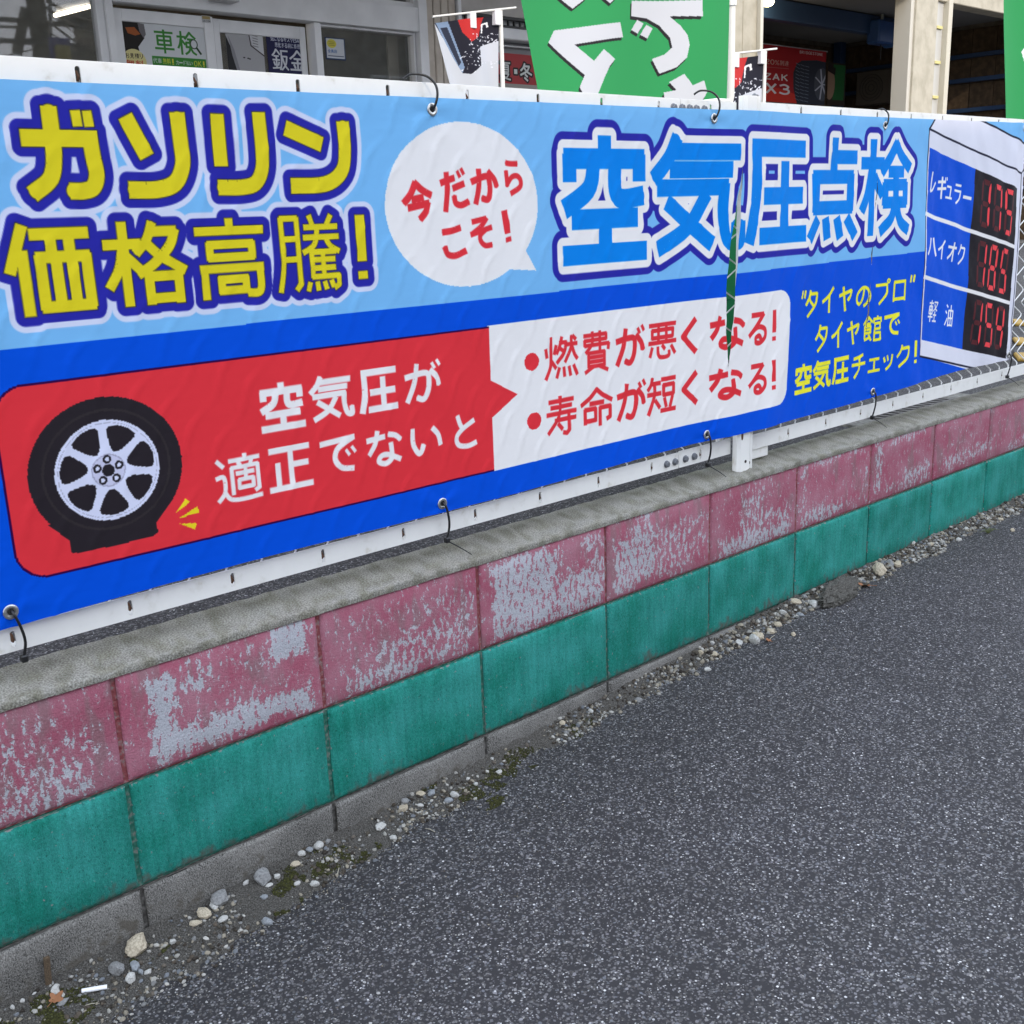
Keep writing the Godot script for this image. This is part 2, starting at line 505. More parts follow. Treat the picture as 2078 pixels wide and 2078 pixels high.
	"修": [8.5, "~24,2 16,26 2,44/16,28 16,98/34,20 34,80/~58,2 52,16 42,30/52,12 88,12/~86,12 70,40 42,52/~54,18 72,42 98,50/84,50 50,68/90,64 46,84/94,78 46,98"],
	"理": [9, "4,10 42,10/4,44 42,44/23,10 23,82/2,88 44,78/50,8 94,8/50,8 50,54/94,8 94,54/50,31 94,31/50,54 94,54/72,8 72,94/50,74 94,74/44,94 98,94"],
	"夏": [9, "6,6 94,6/48,6 42,18/22,18 78,18/22,18 22,56/78,18 78,56/22,30 78,30/22,43 78,43/22,56 78,56/~38,58 28,72 8,82/36,66 80,66/~80,66 60,86 8,98/~32,72 56,90 96,97"],
	"冬": [11, "~40,2 26,26 6,42/36,16 78,16/~78,16 56,44 4,66/~34,24 58,46 96,62/42,62 60,74/36,80 62,96"],
	"・": [30, "50,42 50,58"],
	"会": [10, "~50,3 30,24 3,42/~50,3 70,22 97,40/30,40 70,40/14,58 86,58/~46,58 36,76 18,92/18,92 82,88/66,72 86,96"],
	"員": [9, "24,6 76,6/24,6 24,24/76,6 76,24/24,24 76,24/18,34 82,34/18,34 18,80/82,34 82,80/18,49 82,49/18,64 82,64/18,80 82,80/36,82 10,97/64,82 90,97"],
	"店": [10, "50,2 50,14/8,14 96,14/~12,14 12,60 2,96/56,26 56,58/56,40 92,40/30,58 88,58/30,58 30,96/88,58 88,96/30,92 88,92"],
	"到": [9.5, "4,10 60,10/30,12 12,34/10,36 54,32/44,22 58,42/32,42 32,86/8,60 56,60/2,90 60,86/70,14 70,72/92,4 92,96 80,94"],
	"達": [8.5, "6,8 18,22/~2,44 18,44 18,76 3,92/~18,78 34,92 60,96 98,94/64,2 64,26/40,13 90,13/32,27 98,27/50,30 54,40/80,30 76,40/38,44 92,44/40,56 90,56/32,68 98,68/65,44 65,86"],
	"日": [11, "16,6 84,6/16,6 16,94/84,6 84,94/16,48 84,48/16,90 84,90"],
	"1": [15, "30,24 54,8/54,6 54,94"], "2": [14, "~14,28 30,8 70,8 84,28 60,56 14,90/14,90 88,90"], "0": [14, "~50,6 20,20 12,50 20,80 50,94 80,80 88,50 80,20 50,6"],
	"3": [15, "~14,16 50,6 82,22 70,44 44,48/~44,48 84,56 84,84 50,95 12,84"], "%": [10, "~22,8 6,20 10,42 28,44 38,24 22,8/~76,56 60,70 66,92 84,92 94,70 76,56/84,6 18,94"],
	"Z": [15, "12,10 88,10/86,12 14,88/12,90 88,90"], "A": [15, "50,6 12,94/50,6 88,94/26,66 74,66"], "X": [16, "14,6 86,94/86,6 14,94"],
	"S": [14, "~84,20 50,6 18,24 50,48 84,72 50,94 14,80"], "E": [14, "18,8 18,92/18,8 86,8/18,50 78,50/18,92 86,92"], "C": [14, "~86,22 50,6 14,40 20,80 56,94 88,78"], "M": [13, "12,94 12,6/12,6 50,70/50,70 88,6/88,6 88,94"],
	"B": [14, "18,8 18,92/~18,8 70,10 76,30 60,46 18,48/~18,48 80,54 84,80 60,92 18,92"], "R": [14, "18,8 18,92/~18,8 74,12 78,36 60,50 18,50/50,50 86,92"], "I": [16, "50,8 50,92"], "D": [14, "18,8 18,92/~18,8 70,14 86,50 70,86 18,92"],
	"G": [13, "~86,22 50,6 14,40 20,80 56,94 86,80/86,80 86,54 58,54"], "T": [14, "8,10 92,10/50,10 50,92"], "N": [14, "16,92 16,8/16,8 84,92/84,92 84,8"],
}

# the strokes of one sign laid into a box: centre, width, height, turn in degrees
func sign_lines(ch: String, cx: float, cy: float, w: float, h: float, turn := 0.0, bold := 1.0) -> Array:
	var out := []
	if not SIGNS.has(ch):
		return out
	var def: Array = SIGNS[ch]
	var ca := cos(deg_to_rad(turn))
	var sa := sin(deg_to_rad(turn))
	var hw: float = def[0] * 0.005 * sqrt(w * h) * bold
	for s in (def[1] as String).split("/"):
		var thin := s.begins_with("!")
		s = s.trim_prefix("!")
		var curve := s.begins_with("~")
		var pts := []
		for p in s.trim_prefix("~").split(" "):
			var q := p.split(",")
			var dx := (q[0].to_float() - 50.0) * 0.01 * w
			var dy := (50.0 - q[1].to_float()) * 0.01 * h
			pts.append(Vector2(cx + dx * ca - dy * sa, cy + dx * sa + dy * ca))
		out.append([smooth_path(pts, 5) if curve else pts, hw * 0.62 if thin else hw])
	return out

func write_line(cv: Canvas, text: String, xa: float, xb: float, cy: float, h: float, c: Color, bold := 1.0, fill := 0.9) -> void:
	var n := text.length()
	var step := (xb - xa) / n
	for i in n:
		var l := sign_lines(text[i], xa + step * (i + 0.5), cy, step * fill, h, 0.0, bold)
		if l.size() > 0:
			cv.ink(l, [[0.0, c]], true)

# ------------------------------------------------------------------ the banner

func banner_print() -> Canvas:
	var sky := lin(0.185, 0.47, 0.80)
	var deep := lin(0.0, 0.078, 0.64)
	var white := lin(0.82, 0.80, 0.785)
	var red := lin(0.72, 0.034, 0.046)
	var yellow := lin(0.72, 0.61, 0.018)
	var indigo := lin(0.022, 0.022, 0.33)
	var azure := lin(0.0, 0.22, 0.74)
	var black := lin(0.02, 0.018, 0.022)
	var cv := Canvas.new(-0.175, 3.415, 0.495, 1.375, 3.59 / 2040.0, sky)
	# deep blue lower field
	cv.poly([Vector2(-0.2, 0.94), Vector2(2.0, 0.945), Vector2(3.5, 0.957), Vector2(3.5, 0.4), Vector2(-0.2, 0.4)], deep)
	# white answer panel, red question panel with its arrow and thin dark rim
	cv.round_rect(0.89, 1.985, 0.576, 0.887, 0.045, white, [0, 1, 1, 0])
	cv.round_rect(-0.110, 0.895, 0.576, 0.886, 0.052, lin(0.03, 0.0, 0.05), [1, 0, 0, 1])
	cv.round_rect(-0.107, 0.895, 0.579, 0.883, 0.05, red, [1, 0, 0, 1])
	cv.poly([Vector2(0.89, 0.775), Vector2(0.971, 0.733), Vector2(0.89, 0.69)], red)
	# speech bubble
	cv.ellipse(0.847, 1.130, 0.2, 0.159, white)
	cv.poly([Vector2(1.0, 1.045), Vector2(1.036, 0.992), Vector2(0.94, 1.0)], white)
	# headline, yellow on indigo with a pale rim
	var lines := []
	for g in [["ガ", 0.053, 1.22, 0.113, 0.13], ["ソ", 0.202, 1.219, 0.118, 0.126], ["リ", 0.355, 1.223, 0.107, 0.128], ["ン", 0.512, 1.221, 0.135, 0.126]]:
		lines += sign_lines(g[0], g[1], g[2], g[3], g[4], 0, 1.15)
	var lower := []
	for g in [["価", 0.008, 1.053, 0.136, 0.133], ["格", 0.164, 1.054, 0.138, 0.131], ["高", 0.317, 1.054, 0.13, 0.132], ["騰", 0.472, 1.054, 0.134, 0.136]]:
		lower += sign_lines(g[0], g[1], g[2], g[3], g[4], 0, 1.12)
	lower += sign_lines("！", 0.587, 1.062, 0.03, 0.124, 0, 1.05)
	var pale := lin(0.62, 0.66, 0.82)
	cv.ink(lines + lower, [[0.0235, pale]], true)
	cv.ink(lower, [[0.0142, indigo], [0.0012, black], [0.0, yellow]], true)
	cv.ink(lines, [[0.0142, indigo], [0.0012, black], [0.0, yellow]], true)
	# bubble text
	for g in [["今", 0.726, 1.141, 0.071, 0.072], ["だ", 0.817, 1.160, 0.068, 0.075], ["か", 0.898, 1.169, 0.070, 0.066], ["ら", 0.977, 1.184, 0.058, 0.066], ["こ", 0.81, 1.060, 0.06, 0.063], ["そ", 0.885, 1.075, 0.062, 0.062], ["！", 0.954, 1.087, 0.019, 0.066]]:
		cv.ink(sign_lines(g[0], g[1], g[2], g[3], g[4], 9.0, 1.38), [[0.0, red]], true)
	# headline, azure with white and indigo rims
	lines = []
	for g in [["空", 1.26, 1.135, 0.278, 0.262], ["気", 1.583, 1.141, 0.325, 0.258], ["圧", 1.911, 1.142, 0.282, 0.257], ["点", 2.192, 1.146, 0.276, 0.265], ["検", 2.484, 1.146, 0.282, 0.266]]:
		lines += sign_lines(g[0], g[1], g[2], g[3], g[4], 0, 1.24)
	cv.ink(lines, [[0.0335, indigo], [0.0175, white], [0.0, azure]], true)
	# red panel text
	for g in [["空", 0.389, 0.789, 0.092, 0.084], ["気", 0.495, 0.791, 0.094, 0.080], ["圧", 0.604, 0.791, 0.088, 0.084], ["が", 0.713, 0.794, 0.092, 0.080], ["適", 0.288, 0.674, 0.09, 0.086], ["正", 0.395, 0.674, 0.092, 0.084], ["で", 0.501, 0.679, 0.086, 0.072], ["な", 0.607, 0.676, 0.087, 0.072], ["い", 0.714, 0.675, 0.086, 0.068], ["と", 0.816, 0.676, 0.072, 0.074]]:
		cv.ink(sign_lines(g[0], g[1], g[2], g[3], g[4], 0, 1.2), [[0.0, white]], true)
	# white panel text
	cv.ellipse(1.017, 0.798, 0.022, 0.019, red)
	cv.ellipse(1.019, 0.667, 0.022, 0.019, red)
	for g in [["燃", 1.109, 0.798, 0.107, 0.094], ["費", 1.224, 0.798, 0.106, 0.094], ["が", 1.341, 0.800, 0.101, 0.09], ["悪", 1.458, 0.799, 0.108, 0.09], ["く", 1.564, 0.801, 0.08, 0.086], ["な", 1.699, 0.798, 0.132, 0.084], ["る", 1.829, 0.796, 0.092, 0.086], ["！", 1.908, 0.797, 0.02, 0.086], ["寿", 1.107, 0.666, 0.103, 0.09], ["命", 1.224, 0.668, 0.108, 0.09], ["が", 1.345, 0.669, 0.104, 0.09], ["短", 1.456, 0.666, 0.108, 0.092], ["く", 1.568, 0.669, 0.083, 0.082], ["な", 1.697, 0.665, 0.13, 0.08], ["る", 1.833, 0.662, 0.092, 0.083], ["！", 1.907, 0.664, 0.021, 0.084]]:
		cv.ink(sign_lines(g[0], g[1], g[2], g[3], g[4], 0, 1.25), [[0.0, red]], true)
	# yellow text
	for g in [["“", 2.062, 0.866, 0.034, 0.03], ["タ", 2.107, 0.838, 0.068, 0.074], ["イ", 2.193, 0.841, 0.072, 0.072], ["ヤ", 2.285, 0.838, 0.074, 0.072], ["の", 2.385, 0.838, 0.085, 0.066], ["プ", 2.493, 0.843, 0.086, 0.074], ["ロ", 2.593, 0.841, 0.084, 0.068], ["”", 2.672, 0.871, 0.04, 0.03], ["タ", 2.164, 0.736, 0.068, 0.076], ["イ", 2.249, 0.736, 0.07, 0.074], ["ヤ", 2.339, 0.735, 0.074, 0.07], ["館", 2.445, 0.736, 0.1, 0.076], ["で", 2.556, 0.739, 0.096, 0.068], ["空", 2.075, 0.631, 0.089, 0.08], ["気", 2.171, 0.632, 0.091, 0.078], ["圧", 2.274, 0.632, 0.088, 0.077], ["チ", 2.376, 0.631, 0.08, 0.07], ["ェ", 2.464, 0.624, 0.064, 0.044], ["ッ", 2.541, 0.627, 0.06, 0.052], ["ク", 2.633, 0.635, 0.09, 0.068], ["！", 2.714, 0.639, 0.024, 0.075]]:
		cv.ink(sign_lines(g[0], g[1], g[2], g[3], g[4], 0, 1.25), [[0.0, lin(0.86, 0.80, 0.04)]], true)
	# flat tyre on its alloy wheel
	var rubber := lin(0.022, 0.018, 0.022)
	cv.ellipse(0.056, 0.731, 0.129, 0.119, rubber)
	cv.poly([Vector2(-0.052, 0.66), Vector2(-0.022, 0.628), Vector2(-0.0215, 0.607), Vector2(-0.008, 0.604), Vector2(0.055, 0.603), Vector2(0.117, 0.604), Vector2(0.1275, 0.609), Vector2(0.1255, 0.625), Vector2(0.152, 0.652), Vector2(0.05, 0.7)], rubber)
	var step_ring := lin(0.032, 0.026, 0.028)
	cv.ellipse(0.056, 0.731, 0.108, 0.1, step_ring)
	cv.ellipse(0.056, 0.731, 0.104, 0.096, rubber)
	var alloy := lin(0.66, 0.68, 0.84)
	cv.ellipse(0.056, 0.730, 0.088, 0.083, alloy)
	cv.ellipse(0.056, 0.730, 0.0835, 0.0785, lin(0.40, 0.41, 0.52))
	cv.ellipse(0.056, 0.730, 0.0825, 0.0775, alloy)
	for k in 7:
		var a := TAU * (k + 0.28) / 7.0
		var pts := []
		for q in [[0.035, -0.15], [0.0325, 0.0], [0.035, 0.15], [0.042, 0.26], [0.055, 0.325], [0.068, 0.355], [0.0745, 0.31], [0.0765, 0.17], [0.0772, 0.0], [0.0765, -0.17], [0.0745, -0.31], [0.068, -0.355], [0.055, -0.325], [0.042, -0.26]]:
			pts.append(Vector2(0.056 + q[0] * 1.04 * cos(a + q[1]), 0.730 + q[0] * 0.97 * sin(a + q[1])))
		cv.poly(pts, rubber)
	cv.ellipse(0.056, 0.730, 0.029, 0.027, lin(0.36, 0.36, 0.48))
	cv.ellipse(0.056, 0.730, 0.027, 0.025, lin(0.58, 0.58, 0.74))
	for k in 5:
		var a := TAU * (k / 5.0) + PI * 0.5
		cv.ellipse(0.056 + 0.0195 * cos(a), 0.730 + 0.0185 * sin(a), 0.0073, 0.007, black)
		cv.ellipse(0.056 + 0.0195 * cos(a), 0.730 + 0.0185 * sin(a), 0.0035, 0.0035, alloy)
	cv.ellipse(0.056, 0.730, 0.0105, 0.01, black)
	for t in [[0.163, 0.636, 0.183, 0.658, 0.190, 0.650], [0.164, 0.625, 0.203, 0.639, 0.206, 0.628], [0.166, 0.616, 0.199, 0.610, 0.194, 0.599]]:
		cv.poly([Vector2(t[0], t[1]), Vector2(t[2], t[3]), Vector2(t[4], t[5])], lin(0.80, 0.62, 0.02))
	price_print(cv, white, black)
	return cv

func price_print(cv: Canvas, white: Color, black: Color) -> void:
	# the drawn price pole at the banner's right end
	var edge := lin(0.012, 0.012, 0.03)
	var body := lin(0.72, 0.72, 0.80)
	var face := [Vector2(2.729, 1.316), Vector2(2.80, 1.375), Vector2(3.0, 1.375), Vector2(3.06, 1.349), Vector2(3.42, 1.279), Vector2(3.42, 0.48), Vector2(3.33, 0.48), Vector2(2.747, 0.62)]
	cv.poly(face, body)
	var rule := func(a: Vector2, b: Vector2, w: float, c: Color) -> void:
		cv.ink([[[a, b], w]], [[0.0, c]], true)
	rule.call(Vector2(2.729, 1.316), Vector2(2.747, 0.62), 0.0022, edge)
	rule.call(Vector2(2.729, 1.316), Vector2(2.79, 1.375), 0.003, edge)
	rule.call(Vector2(2.729, 1.316), Vector2(3.386, 1.184), 0.003, edge)
	rule.call(Vector2(3.02, 1.357), Vector2(3.42, 1.279), 0.003, edge)
	rule.call(Vector2(3.386, 1.184), Vector2(3.42, 1.21), 0.002, edge)
	rule.call(Vector2(3.386, 1.184), Vector2(3.398, 0.50), 0.0022, edge)
	rule.call(Vector2(2.747, 0.62), Vector2(3.33, 0.495), 0.003, edge)
	var left := func(y: float) -> float: return 2.748 + (1.26 - y) * 0.034
	var blue := lin(0.004, 0.085, 0.62)
	cv.poly([Vector2(2.738, 1.262), Vector2(3.044, 1.199), Vector2(3.051, 0.610), Vector2(2.756, 0.672)], blue)
	cv.poly([Vector2(3.044, 1.199), Vector2(3.358, 1.134), Vector2(3.373, 0.543), Vector2(3.051, 0.610)], black)
	rule.call(Vector2(2.736, 1.066), Vector2(3.362, 0.937), 0.0065, white)
	rule.call(Vector2(2.743, 0.872), Vector2(3.366, 0.742), 0.0065, white)
	for g in [["レ", 2.781, 1.158, 0.042, 0.065], ["ギ", 2.842, 1.143, 0.055, 0.07], ["ュ", 2.886, 1.128, 0.04, 0.046], ["ラ", 2.944, 1.122, 0.044, 0.064], ["ー", 3.005, 1.109, 0.052, 0.016], ["ハ", 2.793, 0.964, 0.064, 0.064], ["イ", 2.857, 0.951, 0.05, 0.062], ["オ", 2.926, 0.940, 0.056, 0.065], ["ク", 2.994, 0.928, 0.052, 0.065], ["軽", 2.824, 0.757, 0.06, 0.07], ["油", 2.937, 0.734, 0.056, 0.072]]:
		cv.ink(sign_lines(g[0], g[1], g[2], g[3], g[4], -8.0, 1.22), [[0.0, white]], true)
	# seven-segment numbers: lit and unlit bars, as printed
	var lit := lin(0.84, 0.07, 0.08)
	var unlit := lin(0.10, 0.022, 0.026)
	var bars := {"1": "bc", "7": "abc", "5": "acdfg", "8": "abcdefg", "4": "bcfg"}
	var rows := [["175", 3.095, 1.170], ["185", 3.098, 0.972], ["154", 3.101, 0.776]]
	for r in rows:
		for k in 3:
			var ox: float = r[1] + 0.083 * k
			var oy: float = r[2] - 0.0165 * k
			var at := func(x: float, y: float) -> Vector2: return Vector2(ox + x * 0.066, oy - y * 0.152 - x * 0.0136)
			var shapes := {"a": [[0.2, 0.0], [0.8, 0.0], [0.72, 0.11], [0.28, 0.11]], "g": [[0.28, 0.45], [0.72, 0.45], [0.8, 0.5], [0.72, 0.56], [0.28, 0.56], [0.2, 0.5]], "d": [[0.28, 0.89], [0.72, 0.89], [0.8, 1.0], [0.2, 1.0]], "f": [[0.12, 0.03], [0.22, 0.12], [0.22, 0.43], [0.12, 0.48], [0.05, 0.43], [0.05, 0.1]], "e": [[0.12, 0.53], [0.22, 0.57], [0.22, 0.87], [0.12, 0.97], [0.05, 0.9], [0.05, 0.58]], "b": [[0.88, 0.03], [0.95, 0.1], [0.95, 0.43], [0.88, 0.48], [0.78, 0.43], [0.78, 0.12]], "c": [[0.88, 0.53], [0.95, 0.58], [0.95, 0.9], [0.88, 0.97], [0.78, 0.87], [0.78, 0.57]]}
			for s in shapes:
				var pts := []
				for q in shapes[s]:
					pts.append(at.call(q[0], q[1]))
				cv.poly(pts, lit if (bars[(r[0] as String)[k]] as String).contains(s) else unlit)

var cloth_noise := FastNoiseLite.new()

func banner_z(x: float, y: float) -> float:
	var z := 0.0
	var d := maxf(1.752 - x, x - 1.824)
	z += 0.019 * (1.0 if d < 0.0 else exp(-pow(d / (0.10 if x < 1.75 else 0.16), 2.0)))
	var right := smoothstep(1.9, 3.1, x)
	z += cloth_noise.get_noise_2d(x * 90.0, y * 55.0) * lerpf(0.004, 0.013, right)
	z += cloth_noise.get_noise_2d(x * 260.0 + y * 120.0 + 400.0, y * 90.0) * lerpf(0.0012, 0.0050, right)
	# a soft upright fold near the free end and one slanting away from the post
	z += 0.010 * exp(-pow((x - 3.28 - (y - 0.9) * 0.12) / 0.035, 2.0)) * smoothstep(0.75, 1.1, y)
	z += 0.007 * exp(-pow((x - 2.02 + (y - 0.9) * -0.35) / 0.05, 2.0))
	z -= 0.0025 * exp(-pow((x - 2.79 - (y - 0.86) * 0.1) / 0.03, 2.0))
	# the wire mesh behind presses slanting ridges into the cloth
	var a := (x * 0.80 - y * 0.60) / 0.0585
	var along := (x * 0.60 + y * 0.80) / 0.12
	var ridge := pow(maxf(0.0, cos(TAU * (a + 0.12 * sin(TAU * along)))), 9.0)
	z += ridge * 0.0027 * (0.55 + 0.45 * sin(TAU * along + 1.0)) * (1.0 - 0.75 * right)
	# pull creases round the eyelets
	if y < 0.62 or y > 1.24:
		for e in eyelets():
			var dx: float = x - e[0]
			var dy: float = y - e[1]
			var rr := sqrt(dx * dx + dy * dy)
			if rr < 0.13:
				z += 0.0024 * cos(5.0 * atan2(dy, dx) + e[0] * 7.0) * exp(-rr / 0.038) * smoothstep(0.0, 0.015, rr)
	# an old fold line
	z += 0.0016 * exp(-absf(x - 0.742) / 0.010)
	return maxf(z, -0.010)

func slit_half(which: int, y: float) -> float:
	if which == 0:
		var t := clampf((y - 0.705) / (1.205 - 0.705), 0.0, 1.0)
		return 0.0150 * pow(sin(PI * pow(t, 0.9)), 1.1)
	var h := 0.0
	for s in [[0.925, 0.985, 0.0035], [0.725, 0.875, 0.0045], [1.085, 1.175, 0.0022]]:
		if y > s[0] and y < s[1]:
			h = maxf(h, s[2] * sin(PI * (y - s[0]) / (s[1] - s[0])))
	return h

func slit_x(which: int, y: float) -> float:
	if which == 0:
		return 1.704 + (y - 0.705) * 0.080 + 0.0015 * sin(y * 60.0)
	return 2.412 + (y - 0.72) * 0.05 + 0.002 * sin(y * 90.0)

func banner_point(x: float, y: float, side0: float, side1: float) -> Array:
	var px := x
	px += (slit_x(0, y) - 1.728) * exp(-pow((x - 1.728) / 0.06, 2.0))
	px += (slit_x(1, y) - 2.418) * exp(-pow((x - 2.418) / 0.06, 2.0))
	var gx := px
	var gz := banner_z(px, y)
	var f0 := exp(-absf(x - 1.728) / 0.035)
	var f1 := exp(-absf(x - 2.418) / 0.03)
	gx += (1.7 * side0 if side0 < 0.0 else 0.15) * slit_half(0, y) * f0 + side1 * slit_half(1, y) * f1
	gz += (-0.005 if side0 < 0.0 else 0.003) * (slit_half(0, y) / 0.0150) * f0
	return [Vector3(gx, y, ZB + gz), Vector2((px + 0.175) / 3.59, (1.375 - y) / 0.88)]

func build_banner() -> void:
	cloth_noise.seed = 5
	cloth_noise.frequency = 0.02
	cloth_noise.fractal_octaves = 3
	var root := thing("printed_banner", "long blue printed vinyl banner with flat tyre picture tied to the chain-link fence", "banner", Vector3(1.6, 0.5, ZB))
	var st := starts()
	st.set_smooth_group(1)
	var rows := 104
	for panel in [[-0.165, 1.728, -1.0, -1.0], [1.728, 2.418, 1.0, -1.0], [2.418, 3.402, 1.0, 1.0]]:
		var cols := int((panel[1] - panel[0]) / 0.0085)
		var grid := []
		for i in cols + 1:
			var x: float = lerpf(panel[0], panel[1], float(i) / cols)
			var bottom := 0.512 + 0.005 * x + 0.003 * sin(x * 5.0) + 0.010 * smoothstep(2.4, 3.1, x)
			var top := 1.325 + 0.0072 * x
			var col := []
			for j in rows + 1:
				col.append(banner_point(x, lerpf(bottom, top, float(j) / rows), panel[2], panel[3]))
			grid.append(col)
		for i in cols:
			for j in rows:
				for q in [[i, j], [i, j + 1], [i + 1, j + 1], [i, j], [i + 1, j + 1], [i + 1, j]]:
					var v: Array = grid[q[0]][q[1]]
					st.set_uv(v[1])
					st.add_vertex(v[0] - root.position)
	var m := mat(Color.WHITE, 0.62, 0.0, 0.18)
	m.albedo_texture = banner_print().texture()
	m.texture_filter = BaseMaterial3D.TEXTURE_FILTER_LINEAR
	m.texture_repeat = false
	m.normal_enabled = true
	m.normal_texture = noise_normal(0.09, 512, 1.2, 31, 3)
	m.normal_scale = 0.12
	m.backlight_enabled = false
	obj("printed_sheet", done(st), m, root)
	# hem strips and eyelets
	var steel := mat(lin(0.55, 0.55, 0.54), 0.28, 0.9)
	var ring := TorusMesh.new()
	ring.inner_radius = 0.0052
	ring.outer_radius = 0.0125
	ring.rings = 20
	ring.ring_segments = 8
	var hole := CylinderMesh.new()
	hole.top_radius = 0.0055
	hole.bottom_radius = 0.0055
	hole.height = 0.002
	hole.radial_segments = 14
	var dark := mat(lin(0.03, 0.03, 0.03), 0.9)
	for e in eyelets():
		var r := obj("eyelet", ring, steel, root)
		var p := Vector3(e[0], e[1], ZB + banner_z(e[0], e[1]) + 0.001)
		r.position = p - root.position
		r.rotation.x = PI * 0.5
		r.scale = Vector3(1, 0.55, 1)
		var hh := obj("eyelet_hole", hole, dark, r)
		hh.position = Vector3(0, -0.001, 0)

func eyelets() -> Array:
	return [[-0.128, 0.535, "b"], [0.746, 0.534, "b"], [1.629, 0.540, "b"], [2.462, 0.542, "b"], [3.388, 0.556, "b"], [-0.12, 1.303, "t"], [0.772, 1.309, "t"], [1.641, 1.316, "t"], [2.461, 1.320, "t"], [3.385, 1.332, "t"]]

func build_ties() -> void:
	var black := mat(lin(0.008, 0.008, 0.009), 0.4)
	var where := {0: "black cable tie at the banner's lower eyelet left of the red panel's corner", 1: "black cable tie with long tail at the eyelet under the red panel text", 2: "black cable tie at the lower eyelet beside the fence post", 3: "black cable tie at the lower eyelet under the yellow lettering", 4: "black cable tie at the banner's lower corner beside the open wire mesh", 6: "black cable tie looped over the top rail above the speech bubble", 7: "black cable tie looped over the top rail beside the post top", 8: "thin black cable tie looped over the top rail above the last big blue character"}
	var es := eyelets()
	for i in where:
		var e: Array = es[i]
		var x: float = e[0]
		var y: float = e[1]
		var z := ZB + banner_z(x, y) + 0.004
		var root := thing("cable_tie", where[i], "cable tie", Vector3(x, y, z), "black cable ties holding the banner")
		var st := starts()
		var pts: Array
		if e[2] == "t":
			pts = [Vector3(0, -0.003, -0.012), Vector3(0.0, 0.004, 0.004), Vector3(0.004, 0.026, 0.010), Vector3(0.002, 0.046, 0.006), Vector3(-0.012, 0.060, -0.004), Vector3(-0.035, 0.063, -0.018), Vector3(-0.045, 0.055, -0.030)]
			if i == 8:
				pts = [Vector3(0, -0.003, -0.012), Vector3(0.001, 0.004, 0.003), Vector3(0.003, 0.03, 0.004), Vector3(0.0, 0.046, -0.012), Vector3(-0.003, 0.044, -0.03)]
			add_tube(st, smooth_path(pts, 5), 0.0024, 6)
			obj("strap", done(st), black, root)
		else:
			pts = [Vector3(0, 0.003, -0.012), Vector3(0.002, -0.003, 0.004), Vector3(0.010, -0.030, 0.003), Vector3(0.014, -0.055, -0.002), Vector3(0.010, -0.078, -0.006)]
			add_tube(st, smooth_path(pts, 5), 0.0025, 6)
			obj("strap", done(st), black, root)
			obj("head", box_mesh(Vector3(0.004, -0.088, -0.012), Vector3(0.015, -0.076, 0.0), 0.002), black, root)
			if i != 0:
				var tail := tube_mesh(smooth_path([Vector3(0.010, -0.084, -0.004), Vector3(0.030, -0.100, 0.012), Vector3(0.052, -0.118, 0.022)], 4), 0.0018, 5, 0.0009)
				obj("tail", tail, black, root)

# ------------------------------------------------------------------ block wall

var tone := FastNoiseLite.new()
var flake := FastNoiseLite.new()
var fine := FastNoiseLite.new()

# where the red paint has come off each block: [x0, y0, x1, y1, how much], in block widths and heights, y down
func bare_spots(k: int) -> Array:
	match k:
		-2: return [[0.0, 0.0, 1.0, 1.0, 0.0]]
		-1: return [[0.0, 0.15, 0.75, 0.8, 0.22], [0.0, 0.62, 0.85, 0.95, 0.42], [0.3, 0.35, 0.92, 0.75, 0.25]]
		0: return [[0.12, 0.1, 0.25, 0.88, 0.75], [0.12, 0.66, 0.93, 0.92, 0.75], [0.74, 0.0, 0.93, 0.34, 0.8], [0.22, 0.05, 0.4, 0.35, 0.3], [0.34, 0.18, 0.42, 0.36, 0.6], [0.24, 0.0, 0.75, 0.4, 0.16], [0.45, 0.5, 0.9, 0.7, 0.2]]
		1: return [[0.12, 0.1, 0.98, 0.95, 0.12], [0.3, 0.45, 0.95, 0.95, 0.36], [0.12, 0.75, 0.6, 0.98, 0.5], [0.6, 0.2, 0.98, 0.6, 0.25]]
		2: return [[0.08, 0.06, 0.6, 0.95, 0.62], [0.55, 0.4, 0.97, 0.97, 0.55], [0.8, 0.05, 0.97, 0.6, 0.35], [0.1, 0.5, 0.5, 0.98, 0.3]]
		3: return [[0.06, 0.2, 0.45, 0.9, 0.55], [0.2, 0.0, 0.4, 0.5, 0.4], [0.4, 0.25, 0.8, 0.95, 0.34], [0.75, 0.2, 0.98, 0.85, 0.22]]
		4: return [[0.3, 0.2, 0.6, 0.9, 0.34], [0.1, 0.72, 0.9, 0.98, 0.55], [0.6, 0.5, 0.92, 0.8, 0.4], [0.35, 0.0, 0.7, 0.5, 0.15]]
		5: return [[0.05, 0.72, 0.62, 0.98, 0.5], [0.05, 0.0, 0.9, 0.12, 0.4], [0.04, 0.1, 0.1, 0.9, 0.3], [0.6, 0.75, 0.97, 0.92, 0.25], [0.9, 0.3, 0.97, 0.8, 0.3]]
		6: return [[0.04, 0.05, 0.16, 0.85, 0.5], [0.5, 0.6, 0.95, 0.95, 0.38], [0.3, 0.0, 0.85, 0.14, 0.4], [0.2, 0.75, 0.6, 0.96, 0.3]]
		7: return [[0.15, 0.62, 0.9, 0.9, 0.36], [0.78, 0.6, 0.98, 0.8, 0.5], [0.25, 0.1, 0.7, 0.6, 0.08]]
		8: return [[0.4, 0.75, 0.9, 0.98, 0.32], [0.0, 0.6, 0.1, 0.9, 0.25]]
	return [[0.1, 0.7, 0.9, 0.95, 0.2]]

var relief_image: Image

